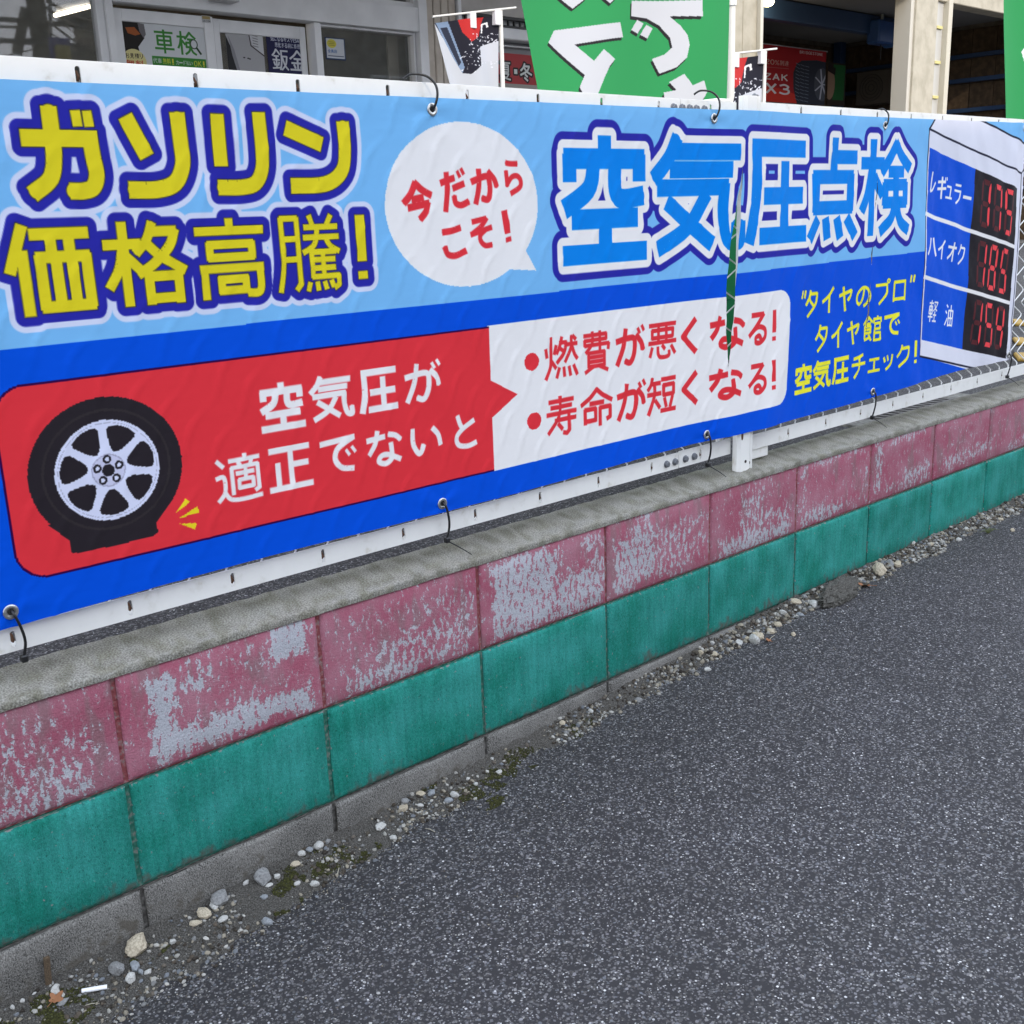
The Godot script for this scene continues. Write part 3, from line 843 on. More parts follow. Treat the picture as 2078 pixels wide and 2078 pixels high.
func block_texture(course: int) -> ImageTexture:
	# atlas of thirteen block faces, five to a row, 400 x 200 cells of 1 mm
	var w := 2000
	var h := 600
	var px := PackedByteArray()
	px.resize(w * h * 3)
	# relief of the same faces: cast grit, and the thickness of the paint where it ends
	var hp := PackedByteArray()
	hp.resize(w * h)
	for n in 13:
		var k := n - 2
		var ox := (n % 5) * 400
		var oy := (n / 5) * 200
		var spots := bare_spots(k)
		var shade := rng.randf_range(-0.06, 0.06)
		for y in 200:
			for x in 400:
				var u := x / 400.0
				var v := y / 200.0
				var gx := x + k * 400.0
				var wide := tone.get_noise_2d(gx * 0.35, y * 0.35 + course * 700.0)
				var g := fine.get_noise_2d(gx, y + course * 500.0)
				var c: Color
				var lift := 0.5 + 0.20 * g + 0.14 * fine.get_noise_2d(gx * 0.33 + 700.0, y * 0.33)
				if course == 0:
					var on := -0.55
					for s in spots:
						var ed: float = minf(minf(u - s[0], s[2] - u) * 2.0, minf(v - s[1], s[3] - v))
						on = maxf(on, -0.55 + s[4] * 1.25 * smoothstep(-0.08, 0.10, ed + wide * 0.07))
					var f := 0.9 * flake.get_noise_2d(gx * 1.15, y * 0.5) + 0.5 * flake.get_noise_2d(gx * 2.9 + 90.0, y * 1.7) + 0.22 * g
					var off := f + on
					var paint := Color(0.34, 0.095, 0.14).lerp(Color(0.38, 0.17, 0.215), clampf(wide * 0.9 + 0.35, 0.0, 1.0))
					paint = paint * (1.0 + shade + g * 0.22)
					# grime clings to the upper edge of the faces
					var grime := clampf(tone.get_noise_2d(gx * 0.9, y * 0.25 + 333.0) * 1.6 - 0.25, 0.0, 0.5)
					paint = paint.lerp(Color(0.20, 0.15, 0.15), grime)
					if off > 0.0:
						lift = lift * 1.1 - 0.32
						c = Color(0.42, 0.425, 0.46) * (1.0 + g * 0.22 + wide * 0.14)
						if flake.get_noise_2d(gx * 2.2 + 500.0, y * 2.2) > 0.42:
							c = c * 0.72
						if off < 0.035:
							c = c.lerp(Color(0.50, 0.36, 0.38), 0.6)
					elif off > -0.045:
						c = paint.lerp(Color(0.24, 0.06, 0.085), 0.5)
					else:
						c = paint.lerp(Color(0.40, 0.30, 0.33), clampf(off * 1.6 + 0.55 + g * 0.35, 0.0, 0.42))
				elif course == 1:
					c = Color(0.008, 0.175, 0.13).lerp(Color(0.035, 0.27, 0.235), clampf(0.5 + wide * 0.75 + fine.get_noise_2d(gx * 0.3, y * 0.3 + 60.0) * 0.35, 0.0, 1.0))
					c = c * (1.0 + shade + g * 0.42)
					var pit := flake.get_noise_2d(gx * 1.6 + 300.0, y * 1.6 + 77.0)
					if pit > 0.52:
						c = c * 0.6
						lift -= 0.25
					elif pit < -0.60:
						c = c.lerp(Color(0.12, 0.30, 0.26), 0.5)
					# rain streaks and scuffs
					var streak := flake.get_noise_2d(gx * 1.1 + 40.0, y * 0.10 + 10.0)
					c = c * (1.0 + 0.22 * clampf(streak, -0.5, 0.5))
					var chip := flake.get_noise_2d(gx * 1.3 + 800.0, y * 1.1 + 20.0) - 0.62 + 0.55 * maxf(smoothstep(0.012, 0.0, minf(u, 1.0 - u)), smoothstep(0.03, 0.0, minf(v, 1.0 - v)))
					if chip > 0.0:
						c = Color(0.22, 0.225, 0.215) * (1.0 + g * 0.4)
					# splashed mud: ragged, thickest along the lower edge
					var mud: float = flake.get_noise_2d(gx * 0.8, y * 0.5 + 900.0) * 0.6 + wide * 0.5 + (v - 0.90) * (4.2 if k < 1 else 3.0)
					if mud > 0.0:
						c = c.lerp(Color(0.10, 0.095, 0.08), clampf(mud * 1.5, 0.0, 0.85))
				else:
					c = Color(0.175, 0.168, 0.155) * (1.0 + g * 1.2 + wide * 0.35)
					if flake.get_noise_2d(gx * 1.8, y * 1.2 + 150.0) > 0.42:
						c = c * 0.62
					var mud2: float = flake.get_noise_2d(gx * 0.6, y * 0.6 + 40.0) * 0.6 + wide * 0.6 + (v - 0.28) * 1.8
					if mud2 > 0.0:
						c = c.lerp(Color(0.10, 0.09, 0.075), clampf(mud2 * 2.2, 0.0, 0.9))
				c = c.linear_to_srgb()
				hp[(oy + y) * w + ox + x] = clampi(int(lift * 255.0), 0, 255)
				var i := ((oy + y) * w + ox + x) * 3
				px[i] = clampi(int(c.r * 255.0), 0, 255)
				px[i + 1] = clampi(int(c.g * 255.0), 0, 255)
				px[i + 2] = clampi(int(c.b * 255.0), 0, 255)
	relief_image = Image.create_from_data(w, h, false, Image.FORMAT_L8, hp)
	relief_image.convert(Image.FORMAT_RGBA8)
	relief_image.bump_map_to_normal_map(3.0)
	return ImageTexture.create_from_image(Image.create_from_data(w, h, false, Image.FORMAT_RGB8, px))

func block_mesh(n: int, w: float, h: float, depth: float, drop: float) -> ArrayMesh:
	# front face as a worn sheet with rounded arrises, then the sides
	var st := starts()
	st.set_smooth_group(1)
	var xs := [-w / 2, -w / 2 + 0.0025, -w / 2 + 0.007]
	for i in 9:
		xs.append(lerpf(-w / 2 + 0.007, w / 2 - 0.007, (i + 1) / 10.0))
	xs += [w / 2 - 0.007, w / 2 - 0.0025, w / 2]
	var ys := [0.0, 0.0025, 0.007]
	for i in 4:
		ys.append(lerpf(0.007, h - 0.007, (i + 1) / 5.0))
	ys += [h - 0.007, h - 0.0025, h]
	var pt := func(i: int, j: int) -> Vector3:
		var x: float = xs[i]
		var y: float = ys[j]
		var e := minf(minf(x + w / 2, w / 2 - x), minf(y, h - y))
		var z := 0.0
		if e < 0.0069:
			z = -0.0055 * pow(1.0 - e / 0.007, 2.0)
		z += 0.0016 * tone.get_noise_2d((x + n * 0.4) * 900.0, y * 900.0 + drop * 40.0)
		if i == 0 or i == xs.size() - 1:
			x += 0.0012 * flake.get_noise_2d(y * 600.0, n * 31.0 + i)
		if j == 0 or j == ys.size() - 1:
			y += 0.0014 * flake.get_noise_2d(x * 600.0, n * 17.0 + j)
		return Vector3(x, y, z)
	var uv := func(p: Vector3) -> Vector2:
		return Vector2(((n % 5) * 400.0 + 2.0 + clampf(p.x / w + 0.5, 0.0, 1.0) * 396.0) / 2000.0, ((n / 5) * 200.0 + 2.0 + clampf(1.0 - p.y / h, 0.0, 1.0) * 196.0) / 600.0)
	for i in xs.size() - 1:
		for j in ys.size() - 1:
			for q in [[i, j], [i, j + 1], [i + 1, j + 1], [i, j], [i + 1, j + 1], [i + 1, j]]:
				var p: Vector3 = pt.call(q[0], q[1])
				st.set_uv(uv.call(p))
				st.add_vertex(p)
	st.set_smooth_group(-1)
	var c := Vector3(0, h / 2, -depth / 2)
	var last_x := xs.size() - 1
	var last_y := ys.size() - 1
	var back := Vector3(0, 0, -depth)
	for i in last_x:
		for j in [0, last_y]:
			var a: Vector3 = pt.call(i, j)
			var b: Vector3 = pt.call(i + 1, j)
			st.set_uv(uv.call(a))
			quad_out(st, a, b, b + back, a + back, c)
	for j in last_y:
		for i in [0, last_x]:
			var a: Vector3 = pt.call(i, j)
			var b: Vector3 = pt.call(i, j + 1)
			st.set_uv(uv.call(a))
			quad_out(st, a, b, b + back, a + back, c)
	return done(st)

func build_wall() -> void:
	for p in [[tone, 11, 0.02, 3], [flake, 23, 0.06, 4], [fine, 37, 0.35, 2]]:
		p[0].seed = p[1]
		p[0].frequency = p[2]
		p[0].fractal_octaves = p[3]
	var root := thing("block_wall", "low concrete block wall with peeling red course over green course", "wall", Vector3(0, -0.3, 0))
	var skins := []
	for course in 3:
		var m := mat(Color.WHITE, 0.86, 0.0, 0.3)
		m.albedo_texture = block_texture(course)
		m.normal_enabled = true
		m.normal_texture = ImageTexture.create_from_image(relief_image)
		m.normal_scale = [0.9, 0.55, 1.5][course]
		skins.append(m)
	for course in 3:
		for n in 13:
			var k := n - 2
			var y: float = [0.2, 0.0, -0.2][course]
			var proud: float = [0.0, 0.001, 0.004][course]
			var b := obj("block", block_mesh(n, 0.3915, 0.1925, 0.112, y), skins[course], root)
			b.position = Vector3(k * 0.4 + 0.2, y + 0.00375 + 0.3, proud + rng.randf_range(-0.0012, 0.0012))
	var cols := [[Color(0.20, 0.045, 0.05), Color(0.27, 0.07, 0.075), Color(0.27, 0.2, 0.19)], [Color(0.012, 0.11, 0.075), Color(0.03, 0.15, 0.11), Color(0.16, 0.19, 0.16)], [Color(0.06, 0.055, 0.05), Color(0.1, 0.095, 0.085), Color(0.17, 0.16, 0.15)]]
	for course in 3:
		var cs: Array = cols[course]
		var m := grained((cs[0] as Color).linear_to_srgb(), (cs[1] as Color).linear_to_srgb(), (cs[2] as Color).linear_to_srgb(), 0.03, 0.25, 0.95, 90 + course, 4.0)
		var y: float = [0.2, 0.0, -0.2][course]
		var mo := obj("mortar", box_mesh(Vector3(-0.79, y + (0.001 if course < 2 else 0.0) + 0.3, -0.106), Vector3(4.39, y + 0.199 + 0.3, -0.0062)), m, root)
		mo.position.z = 0.0
	# rough mortar capping, with a ragged front edge, sloping up to the back
	var st := starts()
	st.set_smooth_group(1)
	var prof := [[0.003, -0.004], [0.0035, 0.005], [0.0015, 0.0098], [-0.004, 0.0118], [-0.02, 0.0145], [-0.045, 0.018], [-0.08, 0.022], [-0.110, 0.024], [-0.1185, 0.020], [-0.121, 0.0], [-0.121, -0.05]]
	var cx := []
	for i in 521:
		cx.append(-0.8 + i * 0.01)
	var cp := func(i: int, j: int) -> Vector3:
		var x: float = cx[i]
		var q: Array = prof[j]
		var n1 := tone.get_noise_2d(x * 700.0, j * 9.0)
		var n2 := flake.get_noise_2d(x * 900.0, j * 15.0)
		return Vector3(x, 0.4 + q[1] + n1 * 0.0030 + n2 * 0.0018 + (0.3) - 0.004 * smoothstep(2.0, 3.6, x), q[0] + n1 * 0.003 + n2 * (0.0030 if j < 3 else 0.0010))
	for i in cx.size() - 1:
		for j in prof.size() - 1:
			for q in [[i, j], [i, j + 1], [i + 1, j + 1], [i, j], [i + 1, j + 1], [i + 1, j]]:
				# weathering: olive and dark blotches in the mortar
				var blot := tone.get_noise_2d(cx[q[0]] * 330.0, prof[q[1]][0] * 1400.0 + 50.0)
				var damp := clampf(flake.get_noise_2d(cx[q[0]] * 300.0 + 70.0, prof[q[1]][0] * 500.0) * 1.4, 0.0, 0.3)
				st.set_color(Color(1.0 + blot * 0.16 - damp, 0.99 + blot * 0.16 - damp, 0.96 + blot * 0.12 - damp * 1.15))
				st.add_vertex(cp.call(q[0], q[1]))
	var cap := obj("capping", done(st), grained(lin(0.15, 0.142, 0.118), lin(0.265, 0.255, 0.22), lin(0.385, 0.375, 0.34), 0.11, 0.26, 0.95, 61, 7.0), root)
	(cap.material_override as StandardMaterial3D).vertex_color_use_as_albedo = true
	cap.set_meta("label", "rough grey mortar capping along the wall top")

# ------------------------------------------------------------------ fence

func slot_plate(st: SurfaceTool, xa: float, xb: float, ya: float, yb: float, z: float, slots: Array, sy: float, sw: float, sh: float) -> void:
	# a steel strip with real slots: front sheet, back sheet and the walls of each slot
	var cuts := [xa]
	for s in slots:
		if s - 0.02 > xa and s + 0.02 < xb:
			cuts.append(s - 0.015)
			cuts.append(s + 0.015)
	cuts.append(xb)
	var t := 0.003
	for i in range(0, cuts.size() - 1):
		var a: float = cuts[i]
		var b: float = cuts[i + 1]
		if i % 2 == 0:
			add_box(st, Vector3(a, ya, z - t), Vector3(b, yb, z), 0.0)
			continue
		var m := (a + b) * 0.5
		for side in [-1.0, 1.0]:
			var e: float = a if side < 0.0 else b
			var poly := PackedVector2Array([Vector2(m, ya), Vector2(e, ya), Vector2(e, yb), Vector2(m, yb)])
			for k in 7:
				var an := PI * 0.5 - PI * 0.5 * k / 6.0
				poly.append(Vector2(m + side * sw * 0.5 * cos(an), sy + (sh - sw) * 0.5 + sw * 0.5 * sin(an)))
			for k in 7:
				var an := -PI * 0.5 * k / 6.0
				poly.append(Vector2(m + side * sw * 0.5 * cos(an), sy - (sh - sw) * 0.5 + sw * 0.5 * sin(an)))
			add_slab(st, poly, z - t, z)

func bolt_mesh() -> ArrayMesh:
	var st := starts()
	st.set_smooth_group(-1)
	for ring in [[0.0095, 0.0, 0.0015, 16], [0.0078, 0.0015, 0.0068, 6]]:
		var n: int = ring[3]
		for k in n:
			var a := TAU * k / n
			var b := TAU * (k + 1) / n
			var p := Vector3(ring[0] * cos(a), ring[0] * sin(a), ring[1])
			var q := Vector3(ring[0] * cos(b), ring[0] * sin(b), ring[1])
			var up := Vector3(0, 0, ring[2] - ring[1])
			quad_out(st, p, q, q + up, p + up, Vector3(0, 0, ring[1]))
			var tp := (p + up) * Vector3(0.86, 0.86, 1) + Vector3(0, 0, 0.0008)
			var tq := (q + up) * Vector3(0.86, 0.86, 1) + Vector3(0, 0, 0.0008)
			quad_out(st, p + up, q + up, tq, tp, Vector3.ZERO)
			tri_out(st, Vector3(0, 0, ring[2] + 0.0008), tp, tq, Vector3.ZERO)
	return done(st)

func build_fence() -> void:
	var root := thing("chain_link_fence", "white chain-link fence with slotted steel rails on the block wall", "fence", Vector3(1.79, 0.42, -0.06))
	var paint := mat(Color.WHITE, 0.42, 0.0, 0.5)
	paint.albedo_texture = noise_tex(0.012, 1024, [[0.0, lin(0.58, 0.54, 0.45)], [0.16, lin(0.73, 0.715, 0.67)], [0.3, lin(0.79, 0.78, 0.745)], [1.0, lin(0.83, 0.82, 0.785)]], 41, 6)
	paint.uv1_triplanar = true
	paint.uv1_world_triplanar = true
	paint.uv1_scale = Vector3.ONE * 1.4
	var galv := mat(lin(0.20, 0.21, 0.23), 0.5, 0.6)
	var rust := mat(lin(0.10, 0.045, 0.022), 0.9)
	var at := root.position
	var slots := []
	for k in range(-6, 30):
		slots.append(0.096 + 0.1952 * k)
	var rails := [["top_rail", -1.0, 1.540, 1.318, 1.359, 1.3375, 0.0], ["top_rail", 1.543, 1.761, 1.318, 1.359, 1.3375, 0.0], ["top_rail", 1.827, 5.4, 1.322, 1.363, 1.3445, 0.004], ["bottom_rail", -1.0, 1.540, 0.464, 0.505, 0.4845, 0.0], ["bottom_rail", 1.543, 1.761, 0.464, 0.507, 0.4845, 0.0], ["bottom_rail", 1.827, 5.4, 0.458, 0.500, 0.478, 0.0]]
	for r in rails:
		var st := starts()
		var own := []
		for s in slots:
			own.append(s + (0.0 if r[0] == "top_rail" else (-0.014 if r[1] > 1.8 else -0.027)))
		slot_plate(st, r[1], r[2], r[3], r[4], -0.060, own, r[5], 0.0085, 0.027)
		if r[0] == "top_rail":
			add_box(st, Vector3(r[1], r[4] - 0.0032, -0.100), Vector3(r[2], r[4] + 0.0006, -0.0615), 0.001)
		else:
			add_box(st, Vector3(r[1], r[3] - 0.0006, -0.100), Vector3(r[2], r[3] + 0.0032, -0.0615), 0.001)
		var o := obj(r[0], done(st), paint, root)
		o.position = -at
		# wire hooks that hold the mesh in the slots
		for s in own:
			if s > r[1] + 0.03 and s < r[2] - 0.03 and s > -0.5 and s < 4.3:
				var hk := obj("mesh_hook", tube_mesh([Vector3(s + 0.001, r[5] + 0.004, -0.080), Vector3(s, r[5] + 0.006, -0.066), Vector3(s, r[5] - 0.001, -0.060), Vector3(s + 0.001, r[5] - 0.006, -0.066), Vector3(s, r[5] - 0.004, -0.080)], 0.0022, 5), rust, o)
				hk.position = Vector3.ZERO
	# splice plates behind the rail joints
	for y in [[1.322, 1.356], [0.468, 0.502]]:
		var sp := obj("splice_plate", box_mesh(Vector3(1.44, y[0], -0.0665), Vector3(1.66, y[1], -0.0632), 0.0005), paint, root)
		sp.position = -at
	var bolt := bolt_mesh()
	for b in [[1366, 218], [1383, 219], [1398, 220], [1412, 221], [1428, 222], [1352, 942], [1369, 937], [1390, 931], [1408, 926]]:
		var p := on_z(b[0], b[1], -0.06)
		var o := obj("bolt", bolt, galv, root)
		o.position = Vector3(p.x, p.y, -0.0597) - at
	# the folded-steel post
	var prof := [Vector2(-0.027, -0.048), Vector2(-0.027, -0.040), Vector2(-0.022, -0.038), Vector2(-0.017, -0.0335), Vector2(0.0215, -0.0335), Vector2(0.0245, -0.040), Vector2(0.029, -0.041), Vector2(0.038, -0.036), Vector2(0.038, -0.058), Vector2(0.035, -0.058), Vector2(0.035, -0.044), Vector2(-0.024, -0.046), Vector2(-0.024, -0.054), Vector2(-0.027, -0.054)]
	var sp2 := starts()
	sp2.set_smooth_group(-1)
	var poly := PackedVector2Array(prof)
	var idx := Geometry2D.triangulate_polygon(poly)
	for yy in [0.408, 1.374]:
		for i in range(0, idx.size(), 3):
			tri_out(sp2, Vector3(prof[idx[i]].x, yy, prof[idx[i]].y), Vector3(prof[idx[i + 1]].x, yy, prof[idx[i + 1]].y), Vector3(prof[idx[i + 2]].x, yy, prof[idx[i + 2]].y), Vector3(0, 0.9, -0.06))
	var ccw := not Geometry2D.is_polygon_clockwise(poly)
	for i in prof.size():
		var a: Vector2 = prof[i]
		var b: Vector2 = prof[(i + 1) % prof.size()]
		var n := Vector2(b.y - a.y, a.x - b.x) * (1.0 if ccw else -1.0)
		var m := (a + b) * 0.5 - n
		quad_out(sp2, Vector3(a.x, 0.408, a.y), Vector3(b.x, 0.408, b.y), Vector3(b.x, 1.374, b.y), Vector3(a.x, 1.374, a.y), Vector3(m.x, 0.9, m.y))
	var post := obj("post", done(sp2), paint, root)
	post.position = Vector3(1.789, 0, 0) - at
	var dark := mat(lin(0.02, 0.012, 0.01), 0.9)
	for q in [[0.004, 0.441], [0.027, 0.433], [-0.013, 0.515]]:
		var c := CylinderMesh.new()
		c.top_radius = 0.0042
		c.bottom_radius = 0.0042
		c.height = 0.002
		var h := obj("drilled_hole", c, dark if q[1] < 0.5 else rust, post)
		h.rotation.x = PI / 2
		h.scale = Vector3(1, 1, 3.0 if q[1] > 0.5 else 1.0)
		h.position = Vector3(q[0], q[1], -0.0334 if q[0] < 0.02 else -0.0385)
	var st := starts()
	add_box(st, Vector3(1.833, 0.428, -0.072), Vector3(1.945, 0.4565, -0.066), 0.002)
	var br := obj("bracket", done(st), paint, root)
	br.position = -at
	st = starts()
	add_box(st, Vector3(1.69, 1.3605, -0.120), Vector3(1.749, 1.367, -0.066), 0.002)
	br = obj("bracket", done(st), paint, root)
	br.position = -at
	for b in [[1.842, 0.448, -0.064], [1.838, 1.372, -0.062]]:
		var o := obj("bolt", bolt, galv, root)
		o.position = Vector3(b[0], b[1], b[2]) - at
		o.scale = Vector3.ONE * 1.25
	# woven wire: every wire zigzags upward and hooks its neighbours
	st = starts()
	var half := 0.0365
	var ny := 19
	for i in range(-9, 66):
		var pts := []
		for j in ny:
			var s := 1.0 if j % 2 == 0 else -1.0
			var x := -0.142 + 0.073 * i + half * s + s * 0.0014
			var y := 0.506 + j * 0.0452
			pts.append(Vector3(x - s * 0.006, y - 0.0065, -0.0715 + 0.0022 * s))
			pts.append(Vector3(x, y, -0.0715))
			pts.append(Vector3(x - s * 0.006, y + 0.0065, -0.0715 - 0.0022 * s))
		add_tube(st, pts, 0.0021, 5)
	var mesh := obj("wire_mesh", done(st), mat(lin(0.80, 0.80, 0.78), 0.35), root)
	mesh.position = -at
	mesh.set_meta("label", "white coated diamond wire mesh")

# ------------------------------------------------------------------ ground

var ground_noise := FastNoiseLite.new()

func road_y(x: float) -> float:
	return -0.108 + 0.042 * clampf(x, -4.0, 2.0) + 0.006 * clampf(x - 2.0, 0.0, 6.0)

func verge_edge(x: float) -> float:
	return clampf(0.140 - 0.105 * x, 0.052, 0.19) + 0.03 * ground_noise.get_noise_1d(x * 420.0) + 0.02 * ground_noise.get_noise_1d(x * 2600.0 + 50.0)

func soil_y(x: float, z: float) -> float:
	var e := verge_edge(x)
	var t := clampf(z / e, 0.0, 1.0)
	return road_y(x) + 0.030 * pow(1.0 - t, 1.3) + (0.006 * ground_noise.get_noise_2d(x * 1300.0, z * 1300.0) + 0.004 * ground_noise.get_noise_2d(x * 4200.0, z * 4200.0 + 90.0)) * (1.0 - t * t) - 0.006 * smoothstep(0.92, 1.0, t)

func ground_y(x: float, z: float) -> float:
	return maxf(road_y(x), soil_y(x, z)) if z < verge_edge(x) else road_y(x)

func on_ground(u: float, v: float) -> Vector3:
	var y := -0.06
	var p := Vector3.ZERO
	for i in 12:
		p = on_y(u, v, y)
		p.z = maxf(p.z, 0.008)
		y = ground_y(p.x, p.z)
	p.y = y
	return p

func asphalt_material() -> StandardMaterial3D:
	# 2048 cells over 1.6 m: dark binder, packed aggregate, and pale worn chips
	var n := 2048
	var img := Image.create_empty(n, n, false, Image.FORMAT_RGB8)
	img.fill(lin(0.030, 0.029, 0.031))
	var hgt := Image.create_empty(n, n, false, Image.FORMAT_RGB8)
	hgt.fill(Color(0.25, 0.25, 0.25))
	var r := RandomNumberGenerator.new()
	r.seed = 404
	var stamp := func(count: int, r0: float, r1: float, tones: Array) -> void:
		for i in count:
			var cx := r.randi() % n
			var cy := r.randi() % n
			var a := r.randf_range(r0, r1)
			var b := a * r.randf_range(0.45, 0.95)
			var an := r.randf() * PI
			var ca := cos(an)
			var sa := sin(an)
			var c: Color = tones[r.randi() % tones.size()]
			c = (c * r.randf_range(0.8, 1.2)).linear_to_srgb()
			var hh := r.randf_range(0.45, 0.9)
			var k := int(a) + 1
			for dy in range(-k, k + 1):
				for dx in range(-k, k + 1):
					var p := (dx * ca + dy * sa) / a
					var q := (dy * ca - dx * sa) / b
					if absf(p) + absf(q) * 0.9 < 1.15 and p * p + q * q < 1.0:
						var xx := posmod(cx + dx, n)
						var yy := posmod(cy + dy, n)
						img.set_pixel(xx, yy, c)
						hgt.set_pixel(xx, yy, Color(hh, hh, hh))
	stamp.call(95000, 1.6, 4.4, [Color(0.036, 0.035, 0.037), Color(0.056, 0.055, 0.057), Color(0.078, 0.076, 0.079), Color(0.108, 0.105, 0.107), Color(0.145, 0.141, 0.143), Color(0.068, 0.064, 0.062)])
	stamp.call(15000, 1.6, 4.6, [Color(0.125, 0.122, 0.13), Color(0.165, 0.16, 0.17), Color(0.11, 0.114, 0.125)])
	stamp.call(11500, 1.0, 2.6, [Color(0.24, 0.238, 0.24), Color(0.34, 0.338, 0.34), Color(0.28, 0.27, 0.25)])
	stamp.call(4200, 1.3, 3.4, [Color(0.40, 0.395, 0.40), Color(0.56, 0.555, 0.55), Color(0.33, 0.33, 0.335)])
	hgt.bump_map_to_normal_map(1.6)
	var m := mat(Color.WHITE, 0.86, 0.0, 0.4)
	m.albedo_texture = ImageTexture.create_from_image(img)
	m.normal_enabled = true
	m.normal_texture = ImageTexture.create_from_image(hgt)
	m.normal_scale = 0.8
	m.vertex_color_use_as_albedo = true
	return m

func sheet_grid(xs: Array, zs: Array, height: Callable, scale: float) -> ArrayMesh:
	var st := starts()
	st.set_smooth_group(1)
	for i in xs.size() - 1:
		for j in zs.size() - 1:
			for q in [[i, j], [i + 1, j + 1], [i, j + 1], [i, j], [i + 1, j], [i + 1, j + 1]]:
				var x: float = xs[q[0]]
				var z: float = zs[q[1]]
				st.set_uv(Vector2(x, z) / scale)
				# worn and dusty patches of the surfacing
				var worn := 0.97 + 0.16 * ground_noise.get_noise_2d(x * 160.0, z * 160.0 + 300.0) + 0.12 * ground_noise.get_noise_2d(x * 700.0, z * 700.0)
				st.set_color(Color(worn, worn * 0.995, worn * 0.985))
				st.add_vertex(Vector3(x, height.call(x, z), z))
	return done(st)

func spaced(a: float, b: float, step: float) -> Array:
	var out := []
	var n := int(ceil((b - a) / step))
	for i in n + 1:
		out.append(lerpf(a, b, float(i) / n))
	return out

func stone_mesh(seed_: int, flat: float, angular: float, levels := 2, pitted := 0.0) -> ArrayMesh:
	# an octahedron split twice, pushed about and ground down on a few sides
	var r := RandomNumberGenerator.new()
	r.seed = seed_
	var cuts := []
	for i in 7:
		cuts.append([Vector3(r.randfn(), r.randfn(), r.randfn()).normalized(), r.randf_range(0.62, 0.95)])
	var n := FastNoiseLite.new()
	n.seed = seed_
	n.frequency = 0.9
	var st := starts()
	st.set_smooth_group(-1 if angular > 0.5 else 1)
	var shape := func(p: Vector3) -> Vector3:
		var q := p.normalized()
		q *= 1.0 + 0.22 * n.get_noise_3dv(q * 1.3)
		for c in cuts:
			var d: float = q.dot(c[0]) - c[1]
			if d > 0.0:
				q -= c[0] * d * (0.9 if angular > 0.5 else 0.6)
		q *= 1.0 + pitted * (n.get_noise_3dv(q * 5.0) + 0.6 * n.get_noise_3dv(q * 13.0))
		return Vector3(q.x, q.y * flat, q.z * 0.8)
	var tris := []
	for sx in [-1.0, 1.0]:
		for sy in [-1.0, 1.0]:
			for sz in [-1.0, 1.0]:
				tris.append([Vector3(sx, 0, 0), Vector3(0, sy, 0), Vector3(0, 0, sz)])
	for level in levels:
		var more := []
		for t in tris:
			var ab: Vector3 = (t[0] + t[1]).normalized()
			var bc: Vector3 = (t[1] + t[2]).normalized()
			var ca: Vector3 = (t[2] + t[0]).normalized()
			more += [[t[0], ab, ca], [ab, t[1], bc], [ca, bc, t[2]], [ab, bc, ca]]
		tris = more
	for t in tris:
		tri_out(st, shape.call(t[0]), shape.call(t[1]), shape.call(t[2]), Vector3.ZERO)
	return done(st)

func scatter(called: String, mesh: Mesh, m: Material, places: Array) -> MultiMeshInstance3D:
	var mm := MultiMesh.new()
	mm.transform_format = MultiMesh.TRANSFORM_3D
	mm.use_colors = true
	mm.mesh = mesh
	mm.instance_count = places.size()
	for i in places.size():
		mm.set_instance_transform(i, places[i][0])
		mm.set_instance_color(i, places[i][1])
	var o := MultiMeshInstance3D.new()
	o.name = numbered(called)
	o.multimesh = mm
	o.material_override = m
	add_child(o)
	o.set_meta("kind", "stuff")
	return o

